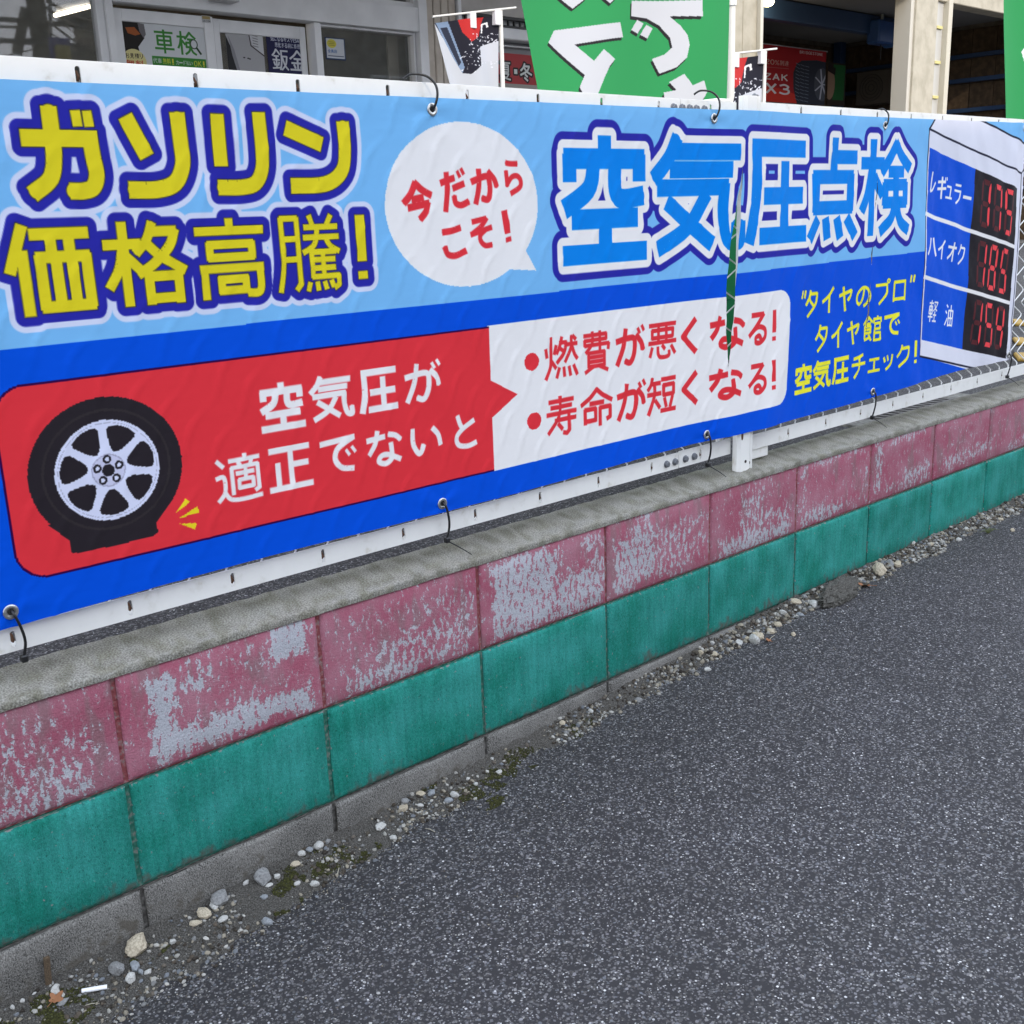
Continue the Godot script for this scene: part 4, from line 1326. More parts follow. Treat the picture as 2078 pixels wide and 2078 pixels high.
func build_ground() -> void:
	ground_noise.seed = 9
	ground_noise.frequency = 0.01
	ground_noise.fractal_octaves = 4
	var asphalt := asphalt_material()
	var far := [-90.0, -40.0, -15.0, -6.0, -3.0]
	var xs := far + spaced(-2.0, 8.0, 0.08) + [14.0, 30.0, 60.0, 120.0]
	var zs := spaced(0.0, 1.6, 0.08) + [3.0, 8.0, 20.0, 50.0, 120.0]
	var road := obj("road", sheet_grid(xs, zs, func(x: float, z: float) -> float: return road_y(x) - 0.0015 * ground_noise.get_noise_2d(x * 120.0, z * 120.0), 1.6), asphalt)
	setting(road)
	var lot := obj("forecourt", sheet_grid([-90.0, -30.0, -8.0] + spaced(-4.0, 20.0, 0.5) + [60.0, 120.0], [-150.0, -60.0, -20.0] + spaced(-7.0, -0.12, 0.3), func(_x: float, _z: float) -> float: return LOT, 1.6), asphalt)
	setting(lot)
	# soil washed up along the wall foot
	var soil := grained(lin(0.024, 0.021, 0.017), lin(0.062, 0.057, 0.049), lin(0.16, 0.15, 0.135), 0.12, 0.23, 0.98, 51, 10.0)
	var st := starts()
	st.set_smooth_group(1)
	var sx := spaced(-0.8, 4.4, 0.006)
	var nz := 26
	var sp := func(i: int, j: int) -> Vector3:
		var x: float = sx[i]
		var z := verge_edge(x) * j / nz
		return Vector3(x, soil_y(x, z), z)
	for i in sx.size() - 1:
		for j in nz:
			for q in [[i, j], [i + 1, j + 1], [i, j + 1], [i, j], [i + 1, j], [i + 1, j + 1]]:
				st.add_vertex(sp.call(q[0], q[1]))
	setting(obj("soil_verge", done(st), soil))

	var r := RandomNumberGenerator.new()
	r.seed = 77
	var stone_skin := mat(Color.WHITE, 0.85, 0.0, 0.35)
	stone_skin.vertex_color_use_as_albedo = true
	stone_skin.albedo_texture = noise_tex(0.05, 256, [[0.2, Color(0.62, 0.60, 0.57)], [0.5, Color(0.9, 0.89, 0.87)], [0.8, Color(1, 1, 1)]], 15, 5)
	stone_skin.uv1_triplanar = true
	stone_skin.uv1_scale = Vector3.ONE * 0.6
	var pebbles := []
	for i in 5:
		pebbles.append(stone_mesh(100 + i, 0.62, 0.0 if i < 1 else 1.0))
	# loose gravel in the soil: far more than anyone would count
	var tints := [Color(0.42, 0.415, 0.39), Color(0.36, 0.33, 0.27), Color(0.26, 0.265, 0.27), Color(0.52, 0.515, 0.49), Color(0.20, 0.22, 0.25), Color(0.36, 0.33, 0.27), Color(0.16, 0.14, 0.12), Color(0.07, 0.058, 0.045), Color(0.05, 0.042, 0.035), Color(0.09, 0.08, 0.065), Color(0.12, 0.10, 0.08)]
	for v in 5:
		var places := []
		for i in 4200:
			var x := r.randf_range(-0.35, 3.9)
			var e := verge_edge(x)
			var heap := ground_noise.get_noise_1d(x * 330.0 + 77.0) + 0.12 + 0.25 * smoothstep(1.2, 1.9, x)
			if r.randf() > 0.50 + heap * 1.2:
				continue
			var z := e * (0.06 + 1.02 * pow(r.randf(), 0.8))
			var s := 0.0008 + 0.0052 * pow(r.randf(), 4.0) * (1.0 + 0.5 * smoothstep(1.0, 1.8, x))
			var b := Basis.from_euler(Vector3(r.randf() * 0.6, r.randf() * TAU, r.randf() * 0.6)).scaled(Vector3.ONE * s)
			places.append([Transform3D(b, Vector3(x, ground_y(x, z) + s * 0.25, z)), (tints[r.randi() % tints.size()] as Color) * r.randf_range(0.75, 1.15)])
		for i in 900:
			var x := r.randf_range(-0.5, 4.2)
			var z := verge_edge(x) + 0.35 * pow(r.randf(), 4.0)
			var s := r.randf_range(0.0006, 0.0020)
			var b := Basis.from_euler(Vector3(0, r.randf() * TAU, 0)).scaled(Vector3.ONE * s)
			places.append([Transform3D(b, Vector3(x, ground_y(x, z) + s * 0.2, z)), (tints[r.randi() % tints.size()] as Color) * r.randf_range(0.8, 1.1)])
		var g := scatter("gravel", pebbles[v], stone_skin, places)
		tag(g, "loose small gravel lying in the soil along the wall foot", "gravel")
	# pale aggregate standing slightly proud of the worn asphalt
	for v in 3:
		var places := []
		for i in 2600:
			var x := r.randf_range(-0.4, 4.0)
			var z := r.randf_range(0.06, 1.4)
			if z < verge_edge(x) + 0.01:
				continue
			var s := 0.0011 + 0.0028 * pow(r.randf(), 2.0)
			var b := Basis.from_euler(Vector3(r.randf() * 0.3, r.randf() * TAU, r.randf() * 0.3)).scaled(Vector3(s, s * 0.6, s))
			var c := Color(0.42, 0.42, 0.425) if r.randf() < 0.38 else (Color(0.11, 0.11, 0.12) if r.randf() < 0.6 else Color(0.26, 0.26, 0.27))
			places.append([Transform3D(b, Vector3(x, road_y(x) + s * 0.05, z)), c * r.randf_range(0.8, 1.25)])
		var g := scatter("road_chippings", pebbles[v], stone_skin, places)
		tag(g, "pale stone chippings set in the worn asphalt road", "chippings")
	# moss cushions on the edge of the soil
	var moss := mat(Color.WHITE, 1.0, 0.0, 0.2)
	moss.vertex_color_use_as_albedo = true
	var places := []
	for c in [[70, 2062, 0.045, 260], [120, 2072, 0.03, 120], [305, 1932, 0.018, 80], [640, 1760, 0.04, 190], [600, 1790, 0.025, 90], [580, 1840, 0.018, 60], [740, 1730, 0.02, 70], [895, 1590, 0.032, 170], [985, 1600, 0.035, 130], [1050, 1552, 0.045, 210], [1180, 1480, 0.03, 70], [1000, 1630, 0.022, 60]]:
		var p := on_ground(c[0], c[1])
		for i in int(c[3] * 11.0):
			var a := r.randf() * TAU
			var d: float = c[2] * 1.35 * pow(r.randf(), 0.7)
			var x := p.x + cos(a) * d * 1.5
			var z := maxf(0.01, p.z + sin(a) * d * 0.6)
			if ground_noise.get_noise_2d(x * 1500.0, z * 1500.0 + 900.0) < 0.02:
				continue
			var s := r.randf_range(0.0007, 0.0021)
			var b := Basis.from_euler(Vector3(r.randf(), r.randf() * TAU, r.randf())).scaled(Vector3(s, s * 1.1, s))
			places.append([Transform3D(b, Vector3(x, ground_y(x, z) + s * 0.3, z)), Color(0.030, 0.030, 0.014).lerp(Color(0.085, 0.088, 0.028), r.randf() * r.randf())])
	var ms := scatter("moss", stone_mesh(3, 0.9, 1.0), moss, places)
	tag(ms, "dark green moss growing in patches along the soil edge", "moss")

func build_stones() -> void:
	var r := RandomNumberGenerator.new()
	r.seed = 31
	var skins := {}
	for k in [["white", Color(0.47, 0.465, 0.44), Color(0.27, 0.26, 0.235)], ["tan", Color(0.46, 0.40, 0.30), Color(0.26, 0.22, 0.16)], ["grey", Color(0.24, 0.24, 0.235), Color(0.14, 0.14, 0.14)], ["blue", Color(0.255, 0.27, 0.285), Color(0.15, 0.16, 0.17)]]:
		var m := mat(Color.WHITE, 0.8, 0.0, 0.35)
		m.albedo_texture = noise_tex(0.035, 256, [[0.2, (k[2] as Color).linear_to_srgb()], [0.55, (k[1] as Color).linear_to_srgb()], [0.9, ((k[1] as Color) * 1.15).linear_to_srgb()]], 200 + skins.size(), 5)
		m.uv1_triplanar = true
		m.uv1_scale = Vector3.ONE * 0.5
		skins[k[0]] = m
	var round_shapes := []
	var rough_shapes := []
	for i in 4:
		round_shapes.append(stone_mesh(300 + i, 0.66, 0.0))
		rough_shapes.append(stone_mesh(400 + i, 0.7, 1.0, 3, 0.10))
	var words := {"white": "white stone", "tan": "tan stone", "grey": "grey stone", "blue": "bluish grey stone"}
	var counts := ["", "one block", "two blocks", "three blocks", "four blocks", "five blocks", "six blocks"]
	# pixel, width in pixels, colour, own label when it can be told apart
	var list := [[279, 1925, 56, "tan", "large angular tan rock with pitted face beside the leaning grey base course"], [527, 1774, 44, "grey", "large rounded grey stone against the base course"], [440, 1818, 40, "grey", "wedge-shaped grey stone leaning towards the wall"], [413, 1856, 30, "tan"], [266, 1988, 27, "white", "speckled white stone on the asphalt edge"], [275, 1963, 27, "blue"], [237, 1970, 38, "grey"], [648, 1726, 26, "white"], [639, 1796, 21, "white"], [543, 1874, 24, "blue"], [453, 1867, 19, "white"], [435, 1840, 22, "white"], [397, 1876, 22, "tan"], [351, 1912, 15, "white"], [286, 1974, 15, "blue"], [301, 1974, 17, "white"], [612, 1738, 17, "white"], [629, 1731, 17, "blue"], [665, 1709, 15, "grey"], [496, 1789, 15, "white"], [563, 1784, 15, "white"], [547, 1798, 14, "white"], [603, 1795, 15, "white"], [536, 1822, 14, "blue"], [600, 1756, 19, "tan"],
		[772, 1680, 24, "white"], [799, 1702, 17, "white"], [819, 1646, 22, "tan"], [817, 1630, 20, "grey"], [853, 1613, 22, "tan"], [853, 1637, 15, "white"], [877, 1619, 22, "blue"], [922, 1615, 22, "white"], [910, 1628, 20, "blue"], [1013, 1568, 15, "white"], [1198, 1445, 17, "white"], [1141, 1468, 15, "tan"], [1296, 1409, 18, "grey"], [1000, 1549, 12, "white"], [950, 1590, 10, "white"], [965, 1592, 10, "white"],
		[1537, 1281, 30, "tan", "largest pale stone in the heap below the wall"], [1499, 1306, 24, "white"], [1563, 1283, 22, "tan"], [1530, 1302, 30, "white"], [1610, 1221, 23, "tan"], [1588, 1237, 17, "white"], [1651, 1228, 30, "white", "broad white stone beside the dark concrete chunk"], [1691, 1221, 23, "tan"], [1624, 1250, 17, "blue"], [1784, 1156, 37, "tan", "big pale lumpy stone beyond the brown leaf"], [1805, 1139, 26, "grey"], [1820, 1134, 22, "tan"], [1724, 1179, 19, "white"], [1449, 1330, 19, "tan"], [1436, 1360, 15, "white"], [1421, 1324, 15, "tan"], [1517, 1282, 15, "tan"], [1579, 1270, 18, "tan"], [1672, 1212, 14, "tan"], [1600, 1215, 14, "white"], [1620, 1210, 15, "grey"], [1945, 1097, 14, "white"], [1960, 1075, 13, "white"], [1890, 1102, 14, "tan"], [2030, 1047, 14, "tan"], [2052, 1036, 12, "white"], [2055, 1078, 13, "tan"], [1610, 1289, 15, "tan", "single orange tan chip lying on the asphalt"], [113, 2010, 24, "white", "pale lumpy stone touching the dry brown leaf"], [129, 2036, 17, "grey"], [45, 2032, 12, "white"], [70, 2017, 8, "white"], [25, 2045, 11, "white"]]
	for s in list:
		var p := on_ground(s[0], s[1])
		var dist := (p - EYE).length()
		var w: float = s[2] / F * dist * 0.5
		var own: bool = s.size() > 4
		var colour: String = s[3]
		var away := int(floor(p.x / 0.4)) - 4
		var size_word := "tiny" if w < 0.007 else ("small" if w < 0.011 else "larger")
		var spot: String = "below the fence post" if away == 0 else counts[mini(absi(away), 6)] + " from post towards " + ("tyre picture" if away < 0 else "price sign")
		var label: String = s[4] if own else "%s %s at wall foot, %s" % [size_word, words[colour], spot]
		var shapes: Array = rough_shapes if (own and colour == "tan") or r.randf() < 0.85 else round_shapes
		var o := obj("stone", shapes[r.randi() % 4], skins[colour])
		tag(o, label, "stone", "stones at the wall foot")
		o.scale = Vector3(w * r.randf_range(0.9, 1.15), w * r.randf_range(0.7, 1.1), w * r.randf_range(0.7, 1.1))
		o.rotation = Vector3(r.randf_range(-0.2, 0.2), r.randf() * TAU if not own else 0.75, r.randf_range(-0.2, 0.2))
		p.z = maxf(p.z, w * 0.7 + 0.006)
		o.position = Vector3(p.x, ground_y(p.x, p.z) + w * 0.22, p.z)
	# broken concrete chunk
	var p := on_ground(1700, 1212)
	p.z = maxf(p.z, 0.045)
	var ch := stone_mesh(515, 0.62, 1.0, 4, 0.22)
	var o := obj("concrete_chunk", ch, grained(lin(0.035, 0.032, 0.026), lin(0.075, 0.07, 0.06), lin(0.17, 0.165, 0.145), 0.06, 0.14, 0.95, 58, 9.0))
	tag(o, "dark weathered broken concrete chunk lying against the wall foot", "concrete chunk")
	o.scale = Vector3(0.10, 0.062, 0.048)
	o.rotation = Vector3(0.12, 0.12, 0.06)
	o.position = Vector3(p.x, ground_y(p.x, p.z) + 0.018, p.z)

func leaf_mesh(lobes: int, size: float, curl: float) -> ArrayMesh:
	var st := starts()
	st.set_smooth_group(1)
	var rim := []
	var n := lobes * 8
	for k in n + 1:
		var a := TAU * k / n
		var rr := size * (0.55 + 0.45 * pow(absf(cos(a * lobes * 0.5)), 1.5)) * (0.75 + 0.25 * cos(a))
		rim.append(Vector3(cos(a) * rr, curl * size * (0.35 * pow(rr / size, 2.0) + 0.12 * sin(a * 3.0)), sin(a) * rr))
	for k in n:
		for f in [[0.0, 0.5], [0.5, 1.0]]:
			var a: Vector3 = rim[k] * Vector3(f[1], f[1] * f[1], f[1])
			var b: Vector3 = rim[k + 1] * Vector3(f[1], f[1] * f[1], f[1])
			var c: Vector3 = rim[k + 1] * Vector3(f[0], f[0] * f[0], f[0])
			var d: Vector3 = rim[k] * Vector3(f[0], f[0] * f[0], f[0])
			quad_out(st, a, b, c, d, Vector3(0, -1, 0))
	return done(st)

func build_litter() -> void:
	# cigarette end
	var a := on_ground(162, 2016)
	var b := on_ground(218, 2007)
	var r := 0.0038
	a.y += r
	b.y += r
	var root := thing("cigarette_end", "white crushed cigarette end lying on the asphalt edge", "cigarette end", a)
	var d := b - a
	var paper := mat(lin(0.82, 0.82, 0.84), 0.8)
	var st := starts()
	add_tube(st, [d * 0.08, d * 0.4, d * 0.43, d], r, 12)
	obj("paper_tube", done(st), paper, root)
	st = starts()
	add_tube(st, [Vector3.ZERO, d * 0.05, d * 0.081], r * 0.55, 9, r * 0.9)
	obj("burnt_tip", done(st), mat(lin(0.06, 0.05, 0.045), 1.0), root)
	st = starts()
	add_tube(st, [d * 0.985, d * 1.006], r * 0.93, 12)
	obj("filter_end", done(st), mat(lin(0.42, 0.38, 0.34), 1.0), root)
	# leaves
	var brown := mat(lin(0.27, 0.115, 0.05), 0.8)
	for l in [[112, 2032, 0.017, "dry brown lobed leaf beside the cigarette end", 0.4], [1757, 1190, 0.03, "dry orange brown leaf behind the concrete chunk", 2.2], [1560, 1302, 0.012, "small curled brown leaf below the pale stone heap", 1.2]]:
		var p := on_ground(l[0], l[1])
		p.z = maxf(p.z, 0.03)
		var t := thing("fallen_leaf", l[3], "leaf", Vector3(p.x, ground_y(p.x, p.z) + 0.003, p.z))
		t.rotation = Vector3(0.15, l[4], 0.1)
		obj("blade", leaf_mesh(5, l[2], 0.6), brown, t)
		obj("stalk", tube_mesh([Vector3(-0.2 * l[2], 0.001, 0), Vector3(-1.1 * l[2], 0.003, 0.2 * l[2])], 0.0007, 5), brown, t)
	# rusted stub against the base course
	var p := on_ground(90, 1984)
	var rs := obj("rusty_stub", box_mesh(Vector3(-0.005, 0.0, -0.004), Vector3(0.005, 0.052, 0.004), 0.002), grained(lin(0.05, 0.035, 0.022), lin(0.09, 0.06, 0.035), lin(0.14, 0.10, 0.06), 0.06, 0.08, 0.95, 12, 3.0))
	tag(rs, "rusty iron stub sticking up against the base course", "iron stub")
	rs.position = Vector3(p.x, ground_y(p.x, 0.012) - 0.004, 0.0125)
	rs.rotation.z = -0.07
	# twigs and straws
	var straw := mat(lin(0.36, 0.33, 0.26), 0.9)
	var rr := RandomNumberGenerator.new()
	rr.seed = 8
	for s in [[172, 2042, 202, 2037], [863, 1682, 883, 1689], [688, 1762, 684, 1782], [1560, 1300, 1572, 1290]]:
		var q0 := on_ground(s[0], s[1])
		var q1 := on_ground(s[2], s[3])
		var o := obj("straw", tube_mesh([Vector3.ZERO, (q1 - q0) * 0.5 + Vector3(0, 0.002, 0), q1 - q0], 0.0009, 5), straw)
		tag(o, "thin pale straw lying on the asphalt by the soil edge", "straw", "straws by the soil edge")
		o.position = q0 + Vector3(0, 0.001, 0)
	# a small tuft of grass further along
	var gp := on_ground(2005, 1082)
	var gt := thing("grass_tuft", "small sprawling green weed growing at the wall foot", "weed", gp)
	var green := mat(lin(0.09, 0.11, 0.025), 0.7)
	for i in 16:
		var an := rr.randf() * TAU
		var ln := rr.randf_range(0.02, 0.055)
		var dir := Vector3(cos(an), 0, sin(an) * 0.6)
		obj("blade", tube_mesh([Vector3.ZERO, dir * ln * 0.5 + Vector3(0, 0.014, 0), dir * ln + Vector3(0, 0.010, 0)], 0.0014, 4, 0.0004), green, gt)

# ------------------------------------------------------------------ flags

func flag_sheet(left: Callable, right: Callable, y0: float, y1: float, z: Callable, ux: Vector2, uy: Vector2, base: Vector3, nx := 40, ny := 60) -> ArrayMesh:
	var st := starts()
	st.set_smooth_group(1)
	var pt := func(i: int, j: int) -> Array:
		var y := lerpf(y0, y1, float(j) / ny)
		var x: float = lerpf(left.call(y), right.call(y), float(i) / nx)
		return [Vector3(x, y, z.call(x, y)) - base, Vector2((x - ux.x) / (ux.y - ux.x), (uy.y - y) / (uy.y - uy.x))]
	for i in nx:
		for j in ny:
			for q in [[i, j], [i, j + 1], [i + 1, j + 1], [i, j], [i + 1, j + 1], [i + 1, j]]:
				var v: Array = pt.call(q[0], q[1])
				st.set_uv(v[1])
				st.add_vertex(v[0])
	return done(st)

func printed(cv: Canvas, rough := 0.8) -> StandardMaterial3D:
	var m := mat(Color.WHITE, rough, 0.0, 0.3)
	m.albedo_texture = cv.texture()
	m.texture_repeat = false
	return m

func build_flags() -> void:
	var green := lin(0.03, 0.27, 0.085)
	var zf := -0.5
	# big green flag behind the post
	var cv := Canvas.new(1.2, 2.4, 0.4, 2.2, 0.0018, green)
	var shapes := [
		[[1440, -60, 0], [1605, 75, 0], [1700, 0, 0], [1760, -60, 0]],
		[[1860, -40, 0], [1935, 30, 0], [2000, -40, 0]],
		[[1420, 280, 0], [1932, 215, 0], [2030, 205, 0], [2062, 345, 0], [1932, 360, 0], [1610, 412, 0], [1780, 567, 0], [1875, 455, 0], [1985, 550, 0], [1932, 615, 0], [1880, 720, 0], [1800, 900, 0], [1680, 900, 0], [1640, 815, 0], [1690, 700, 0], [1360, 395, 0]],
		[[205, 5, 1], [815, 8, 1], [815, 160, 1], [555, 150, 1], [640, 240, 1], [695, 330, 1], [710, 420, 1], [690, 540, 1], [610, 630, 1], [480, 685, 1], [415, 545, 1], [520, 505, 1], [578, 440, 1], [560, 350, 1], [470, 235, 1], [360, 170, 1], [205, 150, 1]],
		[[265, 180, 1], [330, 215, 1], [275, 310, 1], [210, 275, 1]], [[355, 225, 1], [415, 260, 1], [370, 355, 1], [300, 320, 1]],
		[[670, 690, 1], [735, 800, 1], [830, 755, 1], [860, 865, 1], [780, 1010, 1], [530, 1010, 1], [515, 860, 1], [610, 840, 1], [555, 765, 1]]]
	for pass_ in 2:
		for s in shapes:
			var pts := []
			for q in s:
				var u: float = (820.0 if q[2] == 0 else 1240.0) + (q[0] - (13.0 if pass_ == 0 else 0.0)) * 0.21739
				var v: float = (q[1] + (27.0 if pass_ == 0 else 0.0)) * 0.21739
				var p := on_z(u, v, zf)
				pts.append(Vector2(p.x, p.y))
			cv.poly(pts, lin(0.02, 0.018, 0.02) if pass_ == 0 else lin(0.54, 0.545, 0.58))
	var base := Vector3(2.36, LOT, zf)
	var root := thing("green_flag", "tall green advertising flag with big white lettering behind the fence post", "flag", base, "green advertising flags")
	var wave := func(x: float, y: float) -> float: return zf + 0.012 * sin(x * 7.0 + y * 3.0) + 0.008 * sin(x * 15.0 - y * 4.0)
	obj("cloth", flag_sheet(func(y: float) -> float: return 1.498 - 0.295 * (y - 1.42) * (1.0 if y > 1.42 else 0.25), func(y: float) -> float: return 2.30 + 0.17 * (1.0 - smoothstep(1.30, 1.40, y)), 0.62, 2.15, wave, Vector2(1.2, 2.4), Vector2(0.4, 2.2), base), printed(cv), root)
	var white := mat(lin(0.78, 0.77, 0.73), 0.5)
	var st := starts()
	add_tube(st, [Vector3(0.02, -0.02, -0.06), Vector3(-0.016, 0.95, -0.05), Vector3(-0.018, 1.11, -0.01), Vector3(-0.034, 1.385, 0)], 0.0128, 14)
	obj("pole", done(st), white, root)
	st = starts()
	add_tube(st, [Vector3(-0.034, 1.365, 0), Vector3(-0.036, 1.395, 0)], 0.0165, 14)
	add_tube(st, [Vector3(-0.036, 1.396, 0), Vector3(-0.037, 1.425, 0), Vector3(-0.042, 2.0, 0)], 0.0172, 14)
	obj("pole_sleeve", done(st), white, root)
	for y in [0.5]:
		var tie := obj("loop", box_mesh(Vector3(-0.07, y - 0.012, -0.004), Vector3(0.0, y + 0.012, 0.004), 0.001), mat(green, 0.8), root)
		tie.position = Vector3.ZERO
	# second green flag beyond the open mesh
	cv = Canvas.new(4.1, 5.2, 0.4, 2.3, 0.004, green)
	for q in [[Vector2(4.46, 1.62), Vector2(4.40, 1.70), Vector2(4.52, 1.82), Vector2(4.8, 1.8), Vector2(4.8, 1.6)]]:
		cv.poly(q, lin(0.82, 0.82, 0.86))
	base = Vector3(5.0, LOT, zf)
	root = thing("green_flag", "green advertising flag hanging beyond the open wire mesh end", "flag", base, "green advertising flags")
	obj("cloth", flag_sheet(func(y: float) -> float: return 4.245 + 0.035 * sin(y * 5.2 + 1.0) - 0.10 * (y - 1.5) + 0.42 * (1.0 - smoothstep(1.15, 1.42, y)), func(_y: float) -> float: return 4.95, 0.55, 2.3, func(x: float, y: float) -> float: return zf + 0.03 * sin(x * 9.0 + y * 2.0), Vector2(4.1, 5.2), Vector2(0.4, 2.3), base), printed(cv), root)
	obj("pole", tube_mesh([Vector3(0, -0.02, 0), Vector3(-0.02, 2.1, 0)], 0.0128, 12), white, root)
	# small white snow-tyre flags
	var rr := RandomNumberGenerator.new()
	for f in [[885.0, 46.0, 1010.0, 31.0, -3.2, 1012.0, 30.0, "white flag with snowy black tyre print standing before the siding wall"], [1415.0, 128.0, 1548.0, 112.0, -2.6, 1553.0, 108.0, "white flag with red and snowy tyre print before the garage opening"]]:
		rr.seed = 66
		var z: float = f[4]
		var a := on_z(f[0], f[1], z)
		var b := on_z(f[2], f[3], z)
		var w := b.x - a.x
		var h := w * 2.6
		cv = Canvas.new(0.0, 1.0, -4.4, 0.0, 0.0085, lin(0.52, 0.545, 0.60))
		cv.poly([Vector2(0.0, 0.0), Vector2(1, 0.0), Vector2(1, -0.55), Vector2(0.66, -0.6), Vector2(0.62, -0.92), Vector2(0.42, -1.05), Vector2(0.3, -1.0), Vector2(0.16, -0.5)], lin(0.018, 0.018, 0.028))
		cv.poly([Vector2(0.02, 0.0), Vector2(0.2, 0.0), Vector2(0.34, -0.9), Vector2(0.3, -1.0), Vector2(0.2, -0.7)], lin(0.20, 0.28, 0.42))
		cv.poly([Vector2(0.08, -0.1), Vector2(0.18, -0.1), Vector2(0.3, -0.8), Vector2(0.26, -0.85)], lin(0.03, 0.035, 0.06))
		cv.poly([Vector2(0.32, 0.0), Vector2(0.8, 0.0), Vector2(0.66, -0.36), Vector2(0.48, -0.44), Vector2(0.36, -0.24)], lin(0.50, 0.03, 0.03))
		for k in 130:
			var c := Vector2(rr.randf_range(0.28, 1.0), rr.randf_range(-1.0, -0.3))
			if c.x < 0.42 and c.y > -0.55:
				continue
			var an := rr.randf() * TAU
			var ln := rr.randf_range(0.015, 0.05)
			cv.poly([c, c + Vector2(cos(an), sin(an)) * ln, c + Vector2(cos(an + 1.2), sin(an + 1.2)) * ln * 0.6], lin(0.72, 0.74, 0.82))
		cv.ink([[[Vector2(0.74, -0.3), Vector2(0.76, -0.14), Vector2(0.84, -0.12), Vector2(0.85, -0.2)], 0.016]], [[0.0, lin(0.8, 0.8, 0.82)]])
		cv.poly([Vector2(0.66, -0.56), Vector2(1, -0.5), Vector2(1, -0.9), Vector2(0.64, -0.84)], lin(0.55, 0.57, 0.63))
		base = Vector3(b.x + 0.02, LOT, z)
		root = thing("snow_tyre_flag", f[7], "flag", base, "small white snow tyre flags")
		var slope := (b.y - a.y) / w
		st = starts()
		st.set_smooth_group(1)
		for i in 16:
			for j in 24:
				for q in [[i, j], [i, j + 1], [i + 1, j + 1], [i, j], [i + 1, j + 1], [i + 1, j]]:
					var u: float = q[0] / 16.0
					var v: float = q[1] / 24.0
					st.set_uv(Vector2(u, 1.0 - v))
					var x := a.x + u * w + (1.0 - u) * (1.0 - v) * h * 0.24
					var y := a.y + u * w * slope - (1.0 - v) * h
					st.add_vertex(Vector3(x, y, z + 0.02 * sin(u * 9.0 + v * 4.0)) - base)
		obj("cloth", done(st), printed(cv), root)
		var top := b.y + 0.03
		obj("pole", tube_mesh([Vector3(0, -0.02, 0), Vector3(0, top - LOT, 0)], 0.0125, 10), white, root)
		obj("cross_bar", tube_mesh([Vector3(a.x - 0.03, a.y + 0.025, z + 0.01) - base, Vector3(b.x + 0.13, b.y + 0.028 + 0.13 * slope, z + 0.01) - base], 0.006, 8), white, root)
		for q in [[0.55, 0.0], [0.96, 0.0], [1.0, -0.62]]:
			var y: float = a.y + q[0] * w * slope + q[1] * w * 2.0
			var x: float = a.x + q[0] * w
			var lp := obj("loop", box_mesh(Vector3(x - 0.018, y - 0.05, z - 0.01) - base, Vector3(x + 0.025, y + 0.03, z + 0.02) - base, 0.002), mat(lin(0.75, 0.75, 0.78), 0.8), root)
			lp.position = Vector3.ZERO

# ------------------------------------------------------------------ the shop behind

func vx(u: float, v := 60.0) -> float:
	return on_z(u, v, ZS).x

func vy(u: float, v: float) -> float:
	return on_z(u, v, ZS).y

func framed(called: String, xa: float, xb: float, ya: float, yb: float, z: float, bar: float, depth: float, m: Material, glass: Material, parent: Node3D, top_bar := -1.0) -> MeshInstance3D:
	var tb := bar if top_bar < 0.0 else top_bar
	var st := starts()
	add_box(st, Vector3(xa, ya, z - depth), Vector3(xa + bar, yb, z), 0.004)
	add_box(st, Vector3(xb - bar, ya, z - depth), Vector3(xb, yb, z), 0.004)
	add_box(st, Vector3(xa + bar, yb - tb, z - depth), Vector3(xb - bar, yb, z - 0.003), 0.004)
	add_box(st, Vector3(xa + bar, ya, z - depth), Vector3(xb - bar, ya + bar, z - 0.003), 0.004)
	var o := obj(called, done(st), m, parent)
	obj("pane", box_mesh(Vector3(xa + bar - 0.005, ya + bar - 0.005, z - depth * 0.6), Vector3(xb - bar + 0.005, yb - tb + 0.005, z - depth * 0.6 + 0.006)), glass, o)
	return o

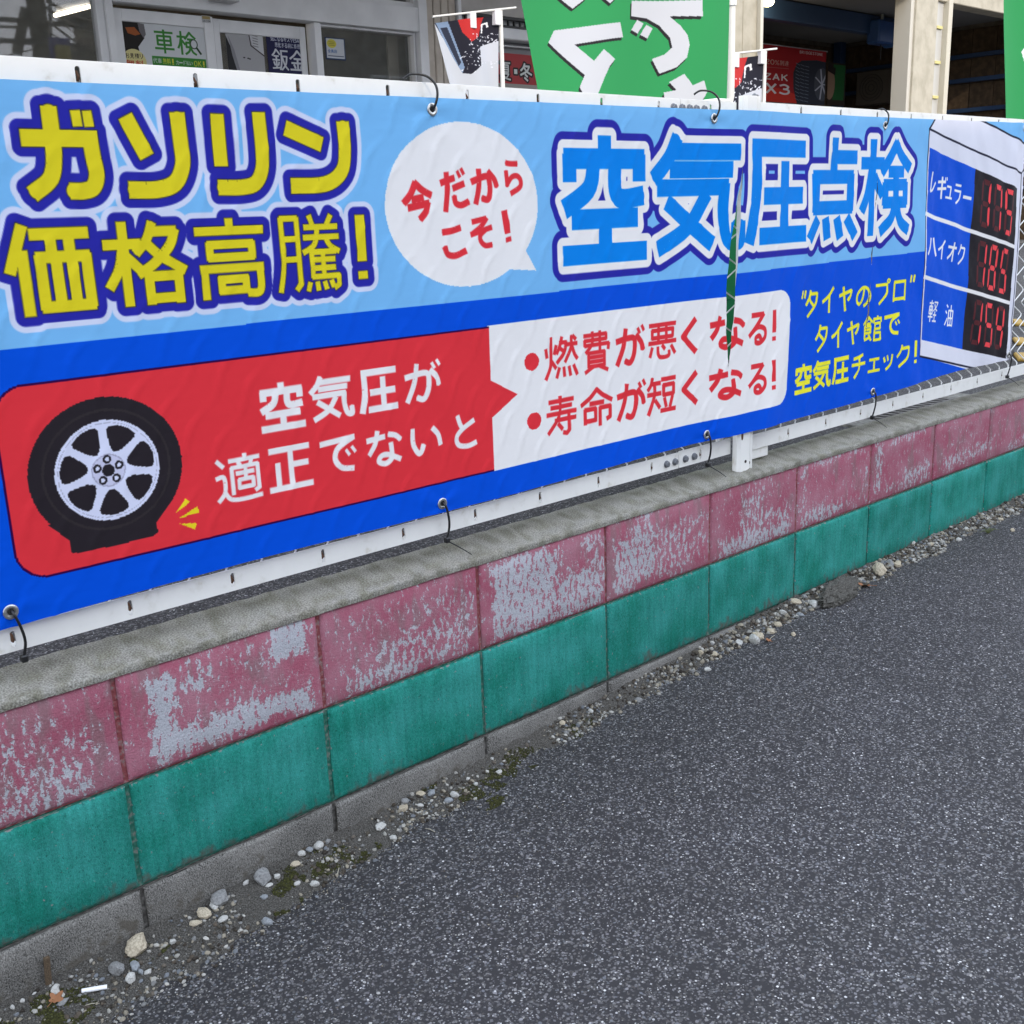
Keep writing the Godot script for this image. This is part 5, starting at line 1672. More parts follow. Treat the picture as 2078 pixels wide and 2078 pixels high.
func build_shop() -> void:
	var root := thing("tyre_shop", "white-framed glass-fronted tyre shop with open garage bays behind the fence", "shop", Vector3(8.0, LOT, ZS))
	var holder := -root.position
	var alu := grained(lin(0.72, 0.725, 0.74), lin(0.77, 0.775, 0.79), lin(0.81, 0.815, 0.83), 0.01, 2.0, 0.45, 21, 0.0)
	var cream := grained(lin(0.40, 0.365, 0.285), lin(0.45, 0.41, 0.325), lin(0.49, 0.45, 0.36), 0.012, 1.6, 0.8, 22, 1.5)
	var siding := grained(lin(0.50, 0.44, 0.375), lin(0.56, 0.50, 0.43), lin(0.61, 0.55, 0.47), 0.012, 1.6, 0.8, 23, 1.5)
	var glass := mat(Color(0.55, 0.6, 0.6, 0.10), 0.02, 0.0, 0.52)
	glass.transparency = BaseMaterial3D.TRANSPARENCY_ALPHA
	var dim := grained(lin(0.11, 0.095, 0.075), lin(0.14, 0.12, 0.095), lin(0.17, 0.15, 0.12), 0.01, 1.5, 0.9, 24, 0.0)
	var black := mat(lin(0.02, 0.02, 0.02), 0.6)
	var parts := []
	var put := func(called: String, lo: Vector3, hi: Vector3, m: Material, bevel := 0.004) -> MeshInstance3D:
		var o := obj(called, box_mesh(lo, hi, bevel), m, root)
		o.position = holder
		return o
	var head := 2.66
	var fas := vy(820, 15)
	var xa := vx(216)
	# shop glazing
	var w1 := framed("window", -2.5, xa, 1.0, 3.3, ZS, 0.06, 0.09, alu, glass, root, 0.06)
	w1.position = holder
	put.call("mullion", Vector3(xa, LOT, ZS - 0.1), Vector3(vx(231), 3.3, ZS + 0.03), alu)
	put.call("door_header", Vector3(vx(231), head, ZS - 0.1), Vector3(vx(850), fas, ZS + 0.05), alu)
	var leaf_a := framed("door_leaf", vx(232), vx(436), LOT + 0.02, head - 0.03, ZS - 0.02, 0.075, 0.04, alu, glass, root, 0.085)
	leaf_a.position = holder
	var leaf_b := framed("door_leaf", vx(442), vx(629), LOT + 0.02, head - 0.03, ZS - 0.07, 0.055, 0.04, alu, glass, root, 0.095)
	leaf_b.position = holder
	put.call("mullion", Vector3(vx(634), LOT, ZS - 0.1), Vector3(vx(647), head - 0.002, ZS + 0.03), alu)
	var w2 := framed("window", vx(648), vx(842), 1.0, head - 0.002, ZS, 0.02, 0.09, alu, glass, root, 0.02)
	w2.position = holder
	var w3 := framed("transom_window", vx(231), vx(850), fas + 0.002, 3.5, ZS, 0.045, 0.08, alu, glass, root)
	w3.position = holder
	put.call("low_wall", Vector3(-2.5, LOT, ZS - 0.1), Vector3(xa - 0.002, 0.998, ZS), cream)
	put.call("low_wall", Vector3(vx(648), LOT, ZS - 0.1), Vector3(vx(842), 0.998, ZS), cream)
	put.call("jamb", Vector3(vx(843), LOT, ZS - 0.12), Vector3(vx(860), 3.6, ZS + 0.06), alu)
	put.call("door_sensor", Vector3(vx(420), vy(440, 8), ZS + 0.05), Vector3(vx(470), vy(440, 8) + 0.1, ZS + 0.16), mat(lin(0.55, 0.55, 0.56), 0.5))
	# siding boards
	var sx0 := vx(860)
	var sx1 := vx(921)
	for i in 4:
		put.call("siding_board", Vector3(lerpf(sx0, sx1, i / 4.0) + 0.004, LOT, ZS - 0.06), Vector3(lerpf(sx0, sx1, (i + 1) / 4.0) - 0.004, 3.8, ZS + 0.04), siding, 0.008)
	put.call("siding_backing", Vector3(sx0, LOT, ZS - 0.1), Vector3(sx1, 3.8, ZS - 0.065), siding, 0.0)
	put.call("corner_trim", Vector3(vx(923), LOT, ZS - 0.1), Vector3(vx(930), 3.8, ZS + 0.06), alu)
	# side entrance bay: wall panel, balustrade, shutter box, dark glazing
	var bx0 := vx(931)
	var bx1 := 9.55
	put.call("wall_panel", Vector3(bx0, vy(1000, 33), ZS - 0.1), Vector3(bx1, 3.8, ZS + 0.02), grained(lin(0.47, 0.44, 0.41), lin(0.52, 0.49, 0.46), lin(0.56, 0.53, 0.50), 0.01, 2.0, 0.8, 26, 0.0))
	put.call("grille_top_rail", Vector3(bx0, vy(1000, 33) - 0.03, ZS + 0.02), Vector3(bx1, vy(1000, 33), ZS + 0.06), black)
	put.call("grille_bottom_rail", Vector3(bx0, vy(1000, 58), ZS + 0.02), Vector3(bx1, vy(1000, 58) + 0.03, ZS + 0.06), black)
	put.call("grille_backing", Vector3(bx0, vy(1000, 58), ZS - 0.1), Vector3(bx1, vy(1000, 33) - 0.002, ZS - 0.02), alu)
	var nb := int((bx1 - bx0) / 0.075)
	for i in nb:
		var x := bx0 + 0.04 + i * 0.075
		put.call("grille_bar", Vector3(x, vy(1000, 58) + 0.03, ZS + 0.03), Vector3(x + 0.014, vy(1000, 33) - 0.03, ZS + 0.05), black, 0.0)
	put.call("shutter_box", Vector3(bx0, vy(1000, 82), ZS - 0.1), Vector3(bx1, vy(1000, 58) - 0.003, ZS + 0.12), alu, 0.01)
	put.call("shutter", Vector3(bx0, vy(1000, 106), ZS - 0.06), Vector3(bx1, vy(1000, 82) - 0.003, ZS - 0.02), mat(lin(0.22, 0.22, 0.23), 0.6))
	put.call("shutter_rail", Vector3(bx0, vy(1000, 93), ZS - 0.02), Vector3(bx1, vy(1000, 90), ZS + 0.03), alu)
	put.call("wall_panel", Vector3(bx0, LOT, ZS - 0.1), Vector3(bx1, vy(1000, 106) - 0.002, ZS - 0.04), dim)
	# shop interior
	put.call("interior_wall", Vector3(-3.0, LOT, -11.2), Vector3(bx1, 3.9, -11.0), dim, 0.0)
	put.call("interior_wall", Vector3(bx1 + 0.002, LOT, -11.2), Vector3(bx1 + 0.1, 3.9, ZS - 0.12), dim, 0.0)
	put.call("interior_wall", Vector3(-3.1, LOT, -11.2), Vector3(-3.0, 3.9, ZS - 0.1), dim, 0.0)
	put.call("interior_floor", Vector3(-3.0, LOT + 0.004, -11.0), Vector3(bx1, LOT + 0.02, ZS - 0.12), mat(lin(0.12, 0.11, 0.1), 0.5), 0.0)
	put.call("interior_ceiling", Vector3(-3.0, 3.7, -11.0), Vector3(bx1, 3.8, ZS - 0.12), mat(lin(0.35, 0.35, 0.34), 0.9), 0.0)
	# counter, shelf and blind seen through the panes
	put.call("counter", Vector3(vx(660) + 0.6, LOT + 0.02, -8.6), Vector3(vx(760) + 0.9, 1.6, -7.9), mat(lin(0.10, 0.09, 0.08), 0.6), 0.01)
	put.call("shelf", Vector3(vx(690), 1.95, -9.4), Vector3(vx(842) + 2.0, 2.0, -9.0), mat(lin(0.14, 0.11, 0.08), 0.7), 0.004)
	put.call("shelf", Vector3(vx(690), 2.45, -9.4), Vector3(vx(842) + 2.0, 2.5, -9.0), mat(lin(0.14, 0.11, 0.08), 0.7), 0.004)
	put.call("blind", Vector3(vx(808) + 0.05, 1.0, ZS - 0.25), Vector3(vx(838), head, ZS - 0.23), mat(lin(0.22, 0.20, 0.16), 0.9), 0.0)
	put.call("canopy", Vector3(-6.0, 3.86, ZS - 0.1), Vector3(9.4, 4.1, -2.35), alu, 0.02)
	put.call("roof_band", Vector3(-6.0, 4.102, ZS - 5.0), Vector3(23.0, 5.4, ZS + 0.1), cream, 0.02)
	# garage front: cream walls and piers
	var g0 := vx(1541, 100)
	var g1 := vx(1846, 100)
	var g2 := vx(1925, 100)
	var cream_x := 9.56
	var boards := 5
	for i in boards:
		put.call("siding_board", Vector3(lerpf(cream_x, g0 - 0.06, i / float(boards)) + 0.003, LOT, ZS - 0.2), Vector3(lerpf(cream_x, g0 - 0.06, (i + 1) / float(boards)) - 0.003, 4.1, ZS), cream, 0.006)
	put.call("door_guide", Vector3(g0 - 0.058, LOT, ZS - 0.2), Vector3(g0, 4.1, ZS + 0.05), mat(lin(0.62, 0.59, 0.50), 0.5), 0.004)
	put.call("pier", Vector3(g1 + 0.09, LOT, ZS - 0.25), Vector3(lerpf(g1, g2, 0.62), 4.1, ZS + 0.02), cream, 0.006)
	put.call("door_guide", Vector3(g1, LOT, ZS - 0.25), Vector3(g1 + 0.088, 4.1, ZS - 0.01), mat(lin(0.55, 0.52, 0.45), 0.5), 0.004)
	var pale := mat(lin(0.50, 0.49, 0.46), 0.4)
	put.call("door_guide", Vector3(lerpf(g1, g2, 0.62) + 0.002, LOT, ZS - 0.25), Vector3(g2 - 0.12, 4.1, ZS - 0.05), pale, 0.004)
	put.call("door_guide", Vector3(g2 - 0.118, LOT, ZS - 0.25), Vector3(g2, 4.1, ZS + 0.03), mat(lin(0.52, 0.48, 0.38), 0.5), 0.004)
	for v in [54, 126, 197]:
		var y := vy(1905, v)
		put.call("yellow_clip", Vector3(lerpf(g1, g2, 0.70), y - 0.02, ZS - 0.048), Vector3(lerpf(g1, g2, 0.85), y + 0.02, ZS - 0.02), mat(lin(0.62, 0.55, 0.22), 0.6), 0.004)
	put.call("lintel", Vector3(g0, 3.76, ZS - 0.25), Vector3(22.5, 4.1, ZS), cream, 0.01)
	put.call("pier", Vector3(20.2, LOT, ZS - 0.25), Vector3(22.5, 3.758, ZS), cream, 0.006)
	# garage interior: timber-lined walls with blue steel
	var wood := grained(lin(0.055, 0.035, 0.019), lin(0.075, 0.048, 0.026), lin(0.10, 0.065, 0.036), 0.012, 0.9, 0.85, 27, 0.0)
	var blue := mat(lin(0.022, 0.055, 0.13), 0.5)
	var xr := 19.5
	var zb := -10.7
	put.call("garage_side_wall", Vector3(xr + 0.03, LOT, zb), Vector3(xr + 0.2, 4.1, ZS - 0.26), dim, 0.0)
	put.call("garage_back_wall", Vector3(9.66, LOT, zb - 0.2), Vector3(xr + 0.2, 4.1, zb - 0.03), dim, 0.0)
	put.call("garage_ceiling", Vector3(9.66, 4.0, zb), Vector3(xr + 0.2, 4.1, ZS - 0.26), mat(lin(0.22, 0.22, 0.22), 0.9), 0.0)
	put.call("garage_floor", Vector3(9.66, LOT + 0.004, zb), Vector3(xr, LOT + 0.02, ZS - 0.02), mat(lin(0.10, 0.10, 0.095), 0.6), 0.0)
	for i in 9:
		var za := lerpf(zb, ZS - 0.26, i / 9.0)
		var zc := lerpf(zb, ZS - 0.26, (i + 1) / 9.0)
		for j in 4:
			var ya := LOT + 0.9 * j
			put.call("wood_panel", Vector3(xr, ya + 0.004, za + 0.004), Vector3(xr + 0.028, minf(ya + 0.896, 4.0), zc - 0.004), wood, 0.002)
	for i in 11:
		for j in 4:
			var xa2 := 9.7 + i * 0.89
			put.call("wood_panel", Vector3(xa2 + 0.004, LOT + 0.9 * j + 0.004, zb - 0.028), Vector3(xa2 + 0.886, minf(LOT + 0.9 * j + 0.896, 4.0), zb), wood if i > 7 else dim, 0.002)
	for y in [1.2, 1.75, 2.25, 2.55, 3.05, 3.45]:
		put.call("steel_girt", Vector3(xr - 0.10, y, zb), Vector3(xr - 0.002, y + 0.07, ZS - 0.27), blue, 0.004)
	for z in [zb + 0.05, -8.9, -7.25]:
		put.call("steel_column", Vector3(xr - 0.28, LOT + 0.02, z), Vector3(xr - 0.102, 4.0, z + 0.16), blue, 0.006)
	put.call("roof_beam", Vector3(9.7, 3.7, -8.6), Vector3(xr - 0.3, 3.98, -8.45), blue, 0.01)
	build_shop_things(glass)

func on_x(u: float, v: float, x: float) -> Vector3:
	var d := px_ray(u, v)
	return EYE + d * ((x - EYE.x) / d.x)

func poster(called: String, label: String, category: String, u0: float, v0: float, u1: float, v1: float, z: float, cv: Canvas, thick := 0.002) -> MeshInstance3D:
	var a := on_z(u0, v0, z)
	var b := on_z(u1, v1, z)
	var o := obj(called, sheet_mesh(b.x - a.x, a.y - b.y, thick), printed(cv, 0.6))
	o.position = Vector3((a.x + b.x) / 2, (a.y + b.y) / 2, z)
	tag(o, label, category)
	return o

func build_shop_things(glass: Material) -> void:
	var white := lin(0.62, 0.64, 0.66)
	# inspection poster on the first door leaf
	var cv := Canvas.new(0.0, 1.0, -0.62, 0.0, 0.0028, white)
	cv.poly([Vector2(0, 0), Vector2(0.24, 0), Vector2(0.30, -0.16), Vector2(0.22, -0.26), Vector2(0.28, -0.62), Vector2(0, -0.62)], lin(0.02, 0.018, 0.016))
	cv.poly([Vector2(0.1, -0.06), Vector2(0.2, -0.05), Vector2(0.26, -0.12), Vector2(0.2, -0.14), Vector2(0.12, -0.12)], lin(0.35, 0.10, 0.03))
	cv.poly([Vector2(0.24, 0.0), Vector2(0.31, -0.01), Vector2(0.32, -0.12), Vector2(0.29, -0.16), Vector2(0.25, -0.09)], lin(0.16, 0.15, 0.16))
	cv.ellipse(0.16, -0.43, 0.135, 0.145, lin(0.66, 0.60, 0.28))
	write_line(cv, "お見積り", 0.06, 0.27, -0.36, 0.055, lin(0.03, 0.02, 0.02))
	write_line(cv, "無料", 0.06, 0.27, -0.45, 0.09, lin(0.5, 0.03, 0.03))
	var g := lin(0.05, 0.24, 0.04)
	for q in [["車", 0.52], ["検", 0.78]]:
		cv.ink(sign_lines(q[0], q[1], -0.18, 0.22, 0.26, 0, 1.0), [[0.0, g]], true)
	var ring := []
	for k in 25:
		ring.append(Vector2(0.865 + 0.04 * cos(TAU * k / 24), -0.185 + 0.05 * sin(TAU * k / 24)))
	cv.ellipse(0.865, -0.185, 0.035, 0.045, white)
	cv.ink([[ring, 0.006]], [[0.0, lin(0.05, 0.08, 0.05)]], true)
	cv.ink([[[Vector2(0.895, -0.225), Vector2(0.94, -0.29)], 0.011]], [[0.0, lin(0.03, 0.06, 0.03)]], true)
	cv.poly([Vector2(0.36, -0.345), Vector2(0.99, -0.345), Vector2(0.99, -0.5), Vector2(0.36, -0.5)], g)
	write_line(cv, "代車", 0.37, 0.47, -0.395, 0.055, white)
	write_line(cv, "無料！", 0.48, 0.62, -0.395, 0.065, lin(0.7, 0.65, 0.06))
	write_line(cv, "カード払い", 0.63, 0.83, -0.40, 0.05, white)
	write_line(cv, "OK！", 0.84, 0.985, -0.40, 0.065, lin(0.7, 0.65, 0.06))
	poster("inspection_poster", "white inspection poster with big green lettering on the first glass door", "poster", 234, 42, 424, 170, ZS - 0.034, cv)
	# white poster with grey car body, and the navy panel on the second leaf
	cv = Canvas.new(0.0, 1.0, -1.0, 0.0, 0.006, lin(0.40, 0.40, 0.42))
	cv.poly([Vector2(0.0, -0.12), Vector2(0.2, -0.5), Vector2(0.36, -1.0), Vector2(0.0, -1.0)], lin(0.03, 0.03, 0.032))
	cv.poly([Vector2(0.06, -0.1), Vector2(0.2, -0.38), Vector2(0.38, -1.0), Vector2(0.3, -1.0), Vector2(0.14, -0.5)], lin(0.26, 0.26, 0.28))
	cv.poly([Vector2(0.62, -0.02), Vector2(1.0, -0.02), Vector2(1.0, -0.45), Vector2(0.72, -0.32)], lin(0.55, 0.56, 0.58))
	cv.ink([[[Vector2(0.62, 0.0), Vector2(0.66, -0.28), Vector2(1.0, -0.46)], 0.012]], [[0.0, lin(0.04, 0.03, 0.03)]], true)
	for k in 5:
		cv.ink([[[Vector2(0.72, -0.08 - k * 0.05), Vector2(0.86, -0.1 - k * 0.05)], 0.008]], [[0.0, lin(0.2, 0.2, 0.21)]], true)
	for q in [Vector2(0.45, -0.52), Vector2(0.56, -0.53), Vector2(0.6, -0.54)]:
		cv.ellipse(q.x, q.y, 0.03, 0.012, lin(0.03, 0.03, 0.03))
	poster("car_body_poster", "pale poster of a silver car panel on the second glass door", "poster", 456, 58, 541, 170, ZS - 0.085, cv)
	cv = Canvas.new(0.0, 1.0, -1.05, 0.0, 0.004, lin(0.022, 0.022, 0.075))
	var pale := lin(0.55, 0.57, 0.66)
	write_line(cv, "気になるキズや凹みは", 0.1, 0.92, -0.13, 0.12, pale, 1.25)
	write_line(cv, "悪化する前に修理", 0.2, 0.84, -0.28, 0.12, pale, 1.25)
	for q in [["鈑", 0.31], ["金", 0.75]]:
		cv.ink(sign_lines(q[0], q[1], -0.64, 0.4, 0.52, 0, 1.1), [[0.0, lin(0.62, 0.64, 0.68)]], true)
	poster("bodywork_poster", "navy bodywork repair poster with large white lettering on the second glass door", "poster", 539, 66, 626, 158, ZS - 0.082, cv)
	# member sticker without its little figure
	cv = Canvas.new(0.0, 1.0, -1.1, 0.0, 0.008, lin(0.03, 0.05, 0.12))
	cv.poly([Vector2(0.05, -0.05), Vector2(0.95, -0.05), Vector2(0.95, -1.03), Vector2(0.05, -1.03)], lin(0.55, 0.58, 0.62))
	cv.ellipse(0.32, -0.3, 0.24, 0.22, lin(0.62, 0.55, 0.08))
	for k in 3:
		cv.ink([[[Vector2(0.17, -0.22 - k * 0.08), Vector2(0.47, -0.22 - k * 0.08)], 0.012]], [[0.0, lin(0.2, 0.16, 0.04)]], true)
	write_line(cv, "会員店", 0.1, 0.58, -0.68, 0.17, lin(0.03, 0.09, 0.30), 1.1)
	cv.ink([[[Vector2(0.12, -0.92), Vector2(0.9, -0.92)], 0.02]], [[0.0, lin(0.05, 0.06, 0.12)]], true)
	poster("member_sticker", "small white member shop sticker with yellow oval on the dark window", "sticker", 659, 75, 702, 123, ZS - 0.044, cv)
	cv = Canvas.new(0.0, 1.0, -0.75, 0.0, 0.012, lin(0.52, 0.53, 0.54))
	cv.poly([Vector2(0.05, -0.05), Vector2(0.95, -0.05), Vector2(0.95, -0.38), Vector2(0.05, -0.38)], lin(0.36, 0.28, 0.12))
	write_line(cv, "SECOM", 0.05, 0.97, -0.57, 0.24, lin(0.06, 0.06, 0.07), 1.2)
	poster("security_sticker", "tiny security sticker on the door frame above the inspection poster", "sticker", 409, 31, 428, 47, ZS - 0.018, cv)
	# red summer-winter banner
	cv = Canvas.new(0.0, 1.0, -0.5, 0.0, 0.004, lin(0.34, 0.035, 0.04))
	cv.poly([Vector2(0, -0.4), Vector2(1, -0.4), Vector2(1, -0.5), Vector2(0, -0.5)], lin(0.3, 0.28, 0.25))
	for q in [["夏", 0.14, 0.2], ["・", 0.33, 0.12], ["冬", 0.52, 0.22], ["夏", 0.8, 0.2]]:
		if q[0] == "夏" and q[1] > 0.5:
			continue
		cv.ink(sign_lines(q[0], q[1], -0.235, q[2], 0.24, 0, 1.15), [[0.022, lin(0.015, 0.012, 0.012)], [0.0, lin(0.6, 0.62, 0.6)]], true)
	poster("red_shop_banner", "red shop banner with white outlined lettering under the shutter box", "banner", 1008, 106, 1120, 190, ZS + 0.06, cv)
	# red tyre tapestry inside the garage
	cv = Canvas.new(0.0, 1.25, -1.1, 0.0, 0.004, lin(0.30, 0.012, 0.018))
	cv.poly([Vector2(0, -0.8), Vector2(0.5, -0.82), Vector2(1.0, -1.0), Vector2(1.25, -1.1), Vector2(0, -1.1)], lin(0.50, 0.03, 0.02))
	write_line(cv, "BRIDGESTONE", 0.82, 1.2, -0.075, 0.06, lin(0.6, 0.58, 0.58), 1.3)
	write_line(cv, "20%到達", 0.3, 0.66, -0.33, 0.1, lin(0.5, 0.42, 0.36), 0.9)
	cv.ink([[[Vector2(0.1, -0.44), Vector2(0.66, -0.43)], 0.003]], [[0.0, lin(0.4, 0.2, 0.18)]], true)
	write_line(cv, "ZAK", 0.28, 0.66, -0.61, 0.13, lin(0.62, 0.62, 0.64), 1.2)
	write_line(cv, "X3", 0.3, 0.70, -0.84, 0.2, lin(0.62, 0.62, 0.66), 1.2)
	var rub := lin(0.022, 0.026, 0.04)
	cv.poly([Vector2(0.78, -0.32), Vector2(0.86, -0.24), Vector2(1.1, -0.2), Vector2(1.25, -0.22), Vector2(1.25, -1.1), Vector2(0.8, -1.1), Vector2(0.74, -0.8), Vector2(0.73, -0.5)], rub)
	for k in 11:
		for j in 3:
			var yy := -0.3 - k * 0.07
			cv.ink([[[Vector2(0.77 + j * 0.075, yy - 0.02 * j), Vector2(0.83 + j * 0.075, yy - 0.035 - 0.01 * j)], 0.006]], [[0.0, lin(0.12, 0.14, 0.19)]], true)
	cv.ellipse(1.2, -0.68, 0.13, 0.34, lin(0.05, 0.055, 0.07))
	for k in 7:
		var a := TAU * k / 7.0
		cv.ink([[[Vector2(1.2, -0.68), Vector2(1.2 + 0.12 * cos(a), -0.68 + 0.31 * sin(a))], 0.012]], [[0.0, lin(0.3, 0.31, 0.36)]], true)
	var la := on_z(1510, 92, -9.3)
	var lb := on_z(1676, 97, -9.3)
	var lc := on_z(1676, 214, -9.3)
	var tp := thing("tyre_tapestry", "red hanging tapestry with tyre picture inside the garage", "tapestry", Vector3((la.x + lb.x) / 2, LOT, -9.3))
	var th := (la.y + lb.y) / 2 - lc.y
	var sh := obj("cloth", sheet_mesh(lb.x - la.x, th), printed(cv), tp)
	sh.position = Vector3(0, lc.y + th / 2 - LOT, 0.01)
	obj("hanging_bar", tube_mesh([Vector3(-(lb.x - la.x) / 2 - 0.05, lc.y + th - LOT, 0), Vector3((lb.x - la.x) / 2 + 0.05, lc.y + th - LOT, 0)], 0.012, 8), mat(lin(0.5, 0.5, 0.5), 0.4, 0.8), tp)
	obj("stand", tube_mesh([Vector3(0, 0.02, -0.03), Vector3(0, lc.y + th - LOT, -0.03)], 0.015, 8), mat(lin(0.3, 0.3, 0.3), 0.4, 0.8), tp)
	# green poster with a plain portrait shape
	cv = Canvas.new(0.0, 1.0, -2.4, 0.0, 0.012, lin(0.04, 0.03, 0.025))
	cv.poly([Vector2(0.3, -0.1), Vector2(0.95, -0.1), Vector2(0.9, -2.1), Vector2(0.3, -2.1)], lin(0.025, 0.13, 0.04))
	cv.ellipse(0.12, -1.2, 0.28, 0.9, lin(0.34, 0.22, 0.15))
	cv.poly([Vector2(0, -0.1), Vector2(0.42, -0.3), Vector2(0.4, -0.7), Vector2(0, -0.5)], lin(0.03, 0.022, 0.02))
	var gp := poster("green_poster", "narrow green poster with a portrait beside the red tapestry", "poster", 1681, 126, 1714, 215, -9.9, cv)
	# steel storage rack on the back wall
	var rk := thing("storage_rack", "grey steel storage rack standing at the garage back wall", "rack", Vector3(15.2, LOT + 0.02, -10.4))
	var rack_steel := mat(lin(0.16, 0.16, 0.15), 0.5, 0.3)
	for x in [-2.2, -0.7, 0.8, 2.2]:
		obj("upright", box_mesh(Vector3(x - 0.03, 0.0, -0.2), Vector3(x + 0.03, 3.2, -0.14), 0.004), rack_steel, rk)
	for y in [1.0, 1.75, 2.45, 3.1]:
		obj("shelf_beam", box_mesh(Vector3(-2.25, y, -0.139), Vector3(2.25, y + 0.06, 0.15), 0.004), rack_steel, rk)
	# hose reel and its pipe
	var c := on_z(1792, 66, -8.4)
	var hr := thing("hose_reel", "blue box-shaped hose reel hanging from the garage ceiling", "hose reel", c)
	var reel_blue := mat(lin(0.02, 0.07, 0.22), 0.4)
	obj("housing", box_mesh(Vector3(-0.32, -0.19, -0.12), Vector3(0.16, 0.17, 0.12), 0.03), reel_blue, hr)
	obj("end_cover", box_mesh(Vector3(0.165, -0.21, -0.13), Vector3(0.33, 0.2, 0.13), 0.04), mat(lin(0.03, 0.12, 0.32), 0.4), hr)
	obj("badge", box_mesh(Vector3(0.22, 0.0, 0.13), Vector3(0.28, 0.12, 0.135), 0.002), mat(lin(0.45, 0.4, 0.36), 0.5), hr)
	obj("hanger", tube_mesh([Vector3(-0.05, 0.17, 0), Vector3(-0.05, 4.0 - c.y, 0)], 0.025, 8), mat(lin(0.22, 0.25, 0.26), 0.5), hr)
	obj("hose", tube_mesh([Vector3(-0.05, -0.19, 0), Vector3(-0.05, -0.42, 0)], 0.012, 6), mat(lin(0.01, 0.01, 0.01), 0.6), hr)
	# air-conditioner unit on the side wall
	var ac := on_x(1783, 178, 19.1)
	var un := thing("air_conditioner", "beige air conditioner unit on the garage side wall", "air conditioner", ac)
	obj("casing", box_mesh(Vector3(-0.12, -0.28, -0.4), Vector3(0.28, 0.3, 0.4), 0.02), mat(lin(0.07, 0.06, 0.05), 0.6), un)
	var st := starts()
	for r0 in [0.06, 0.12, 0.18, 0.23]:
		var pts := []
		for k in 25:
			pts.append(Vector3(-0.125, sin(TAU * k / 24) * r0, -0.08 + cos(TAU * k / 24) * r0))
		add_tube(st, pts, 0.006, 5)
	obj("fan_guard", done(st), mat(lin(0.03, 0.03, 0.03), 0.6), un)
	# garage lamp
	var lp := on_z(1558, 4, -8.2)
	var lamp := thing("ceiling_lamp", "lit round work lamp under the garage ceiling", "lamp", lp)
	var glow := mat(lin(0.9, 0.85, 0.7), 0.5)
	glow.emission_enabled = true
	glow.emission = Color(1.0, 0.9, 0.7)
	glow.emission_energy_multiplier = 6.0
	var bulb := SphereMesh.new()
	bulb.radius = 0.09
	bulb.height = 0.12
	var bo := obj("bulb", bulb, glow, lamp)
	obj("shade", tube_mesh([Vector3(0, 0.06, 0), Vector3(0, 0.16, 0)], 0.16, 16, 0.05), mat(lin(0.1, 0.12, 0.14), 0.5), lamp)
	obj("stem", tube_mesh([Vector3(0, 0.16, 0), Vector3(0, 4.0 - lp.y, 0)], 0.012, 6), mat(lin(0.1, 0.1, 0.1), 0.5), lamp)
	var om := OmniLight3D.new()
	om.light_color = Color(1.0, 0.9, 0.72)
	om.light_energy = 0.5
	om.light_size = 0.09
	om.omni_range = 14.0
	om.omni_attenuation = 2.0
	om.shadow_enabled = true
	om.position = Vector3(0, -0.12, 0)
	lamp.add_child(om)
	# fluorescent tubes inside the shop
	for t in [[112, 31, 198, 9, "lit fluorescent tube seen through the left shop window"], [676, 5, 716, -1, "lit fluorescent tube seen through the transom window"]]:
		var a := on_z(t[0], t[1], -8.3)
		var b := on_z(t[2], t[3], -8.9)
		var tl := thing("fluorescent_light", t[4], "light", a, "fluorescent lights in the shop")
		var gl := mat(lin(0.9, 0.88, 0.8), 0.5)
		gl.emission_enabled = true
		gl.emission = Color(1.0, 0.95, 0.86)
		gl.emission_energy_multiplier = 3.0
		obj("tube", tube_mesh([Vector3.ZERO, b - a], 0.018, 10), gl, tl)
		obj("tube_housing", tube_mesh([Vector3(0, 0.045, 0), b - a + Vector3(0, 0.045, 0)], 0.02, 6), mat(lin(0.6, 0.6, 0.6), 0.5), tl)
		var o2 := OmniLight3D.new()
		o2.light_color = Color(1.0, 0.95, 0.86)
		o2.light_energy = 0.25
		o2.light_size = 0.3
		o2.omni_range = 10.0
		o2.omni_attenuation = 2.0
		o2.shadow_enabled = true
		o2.position = (b - a) * 0.5 + Vector3(0, -0.06, 0.0)
		tl.add_child(o2)

# ------------------------------------------------------------------ forecourt details and the far side of the road

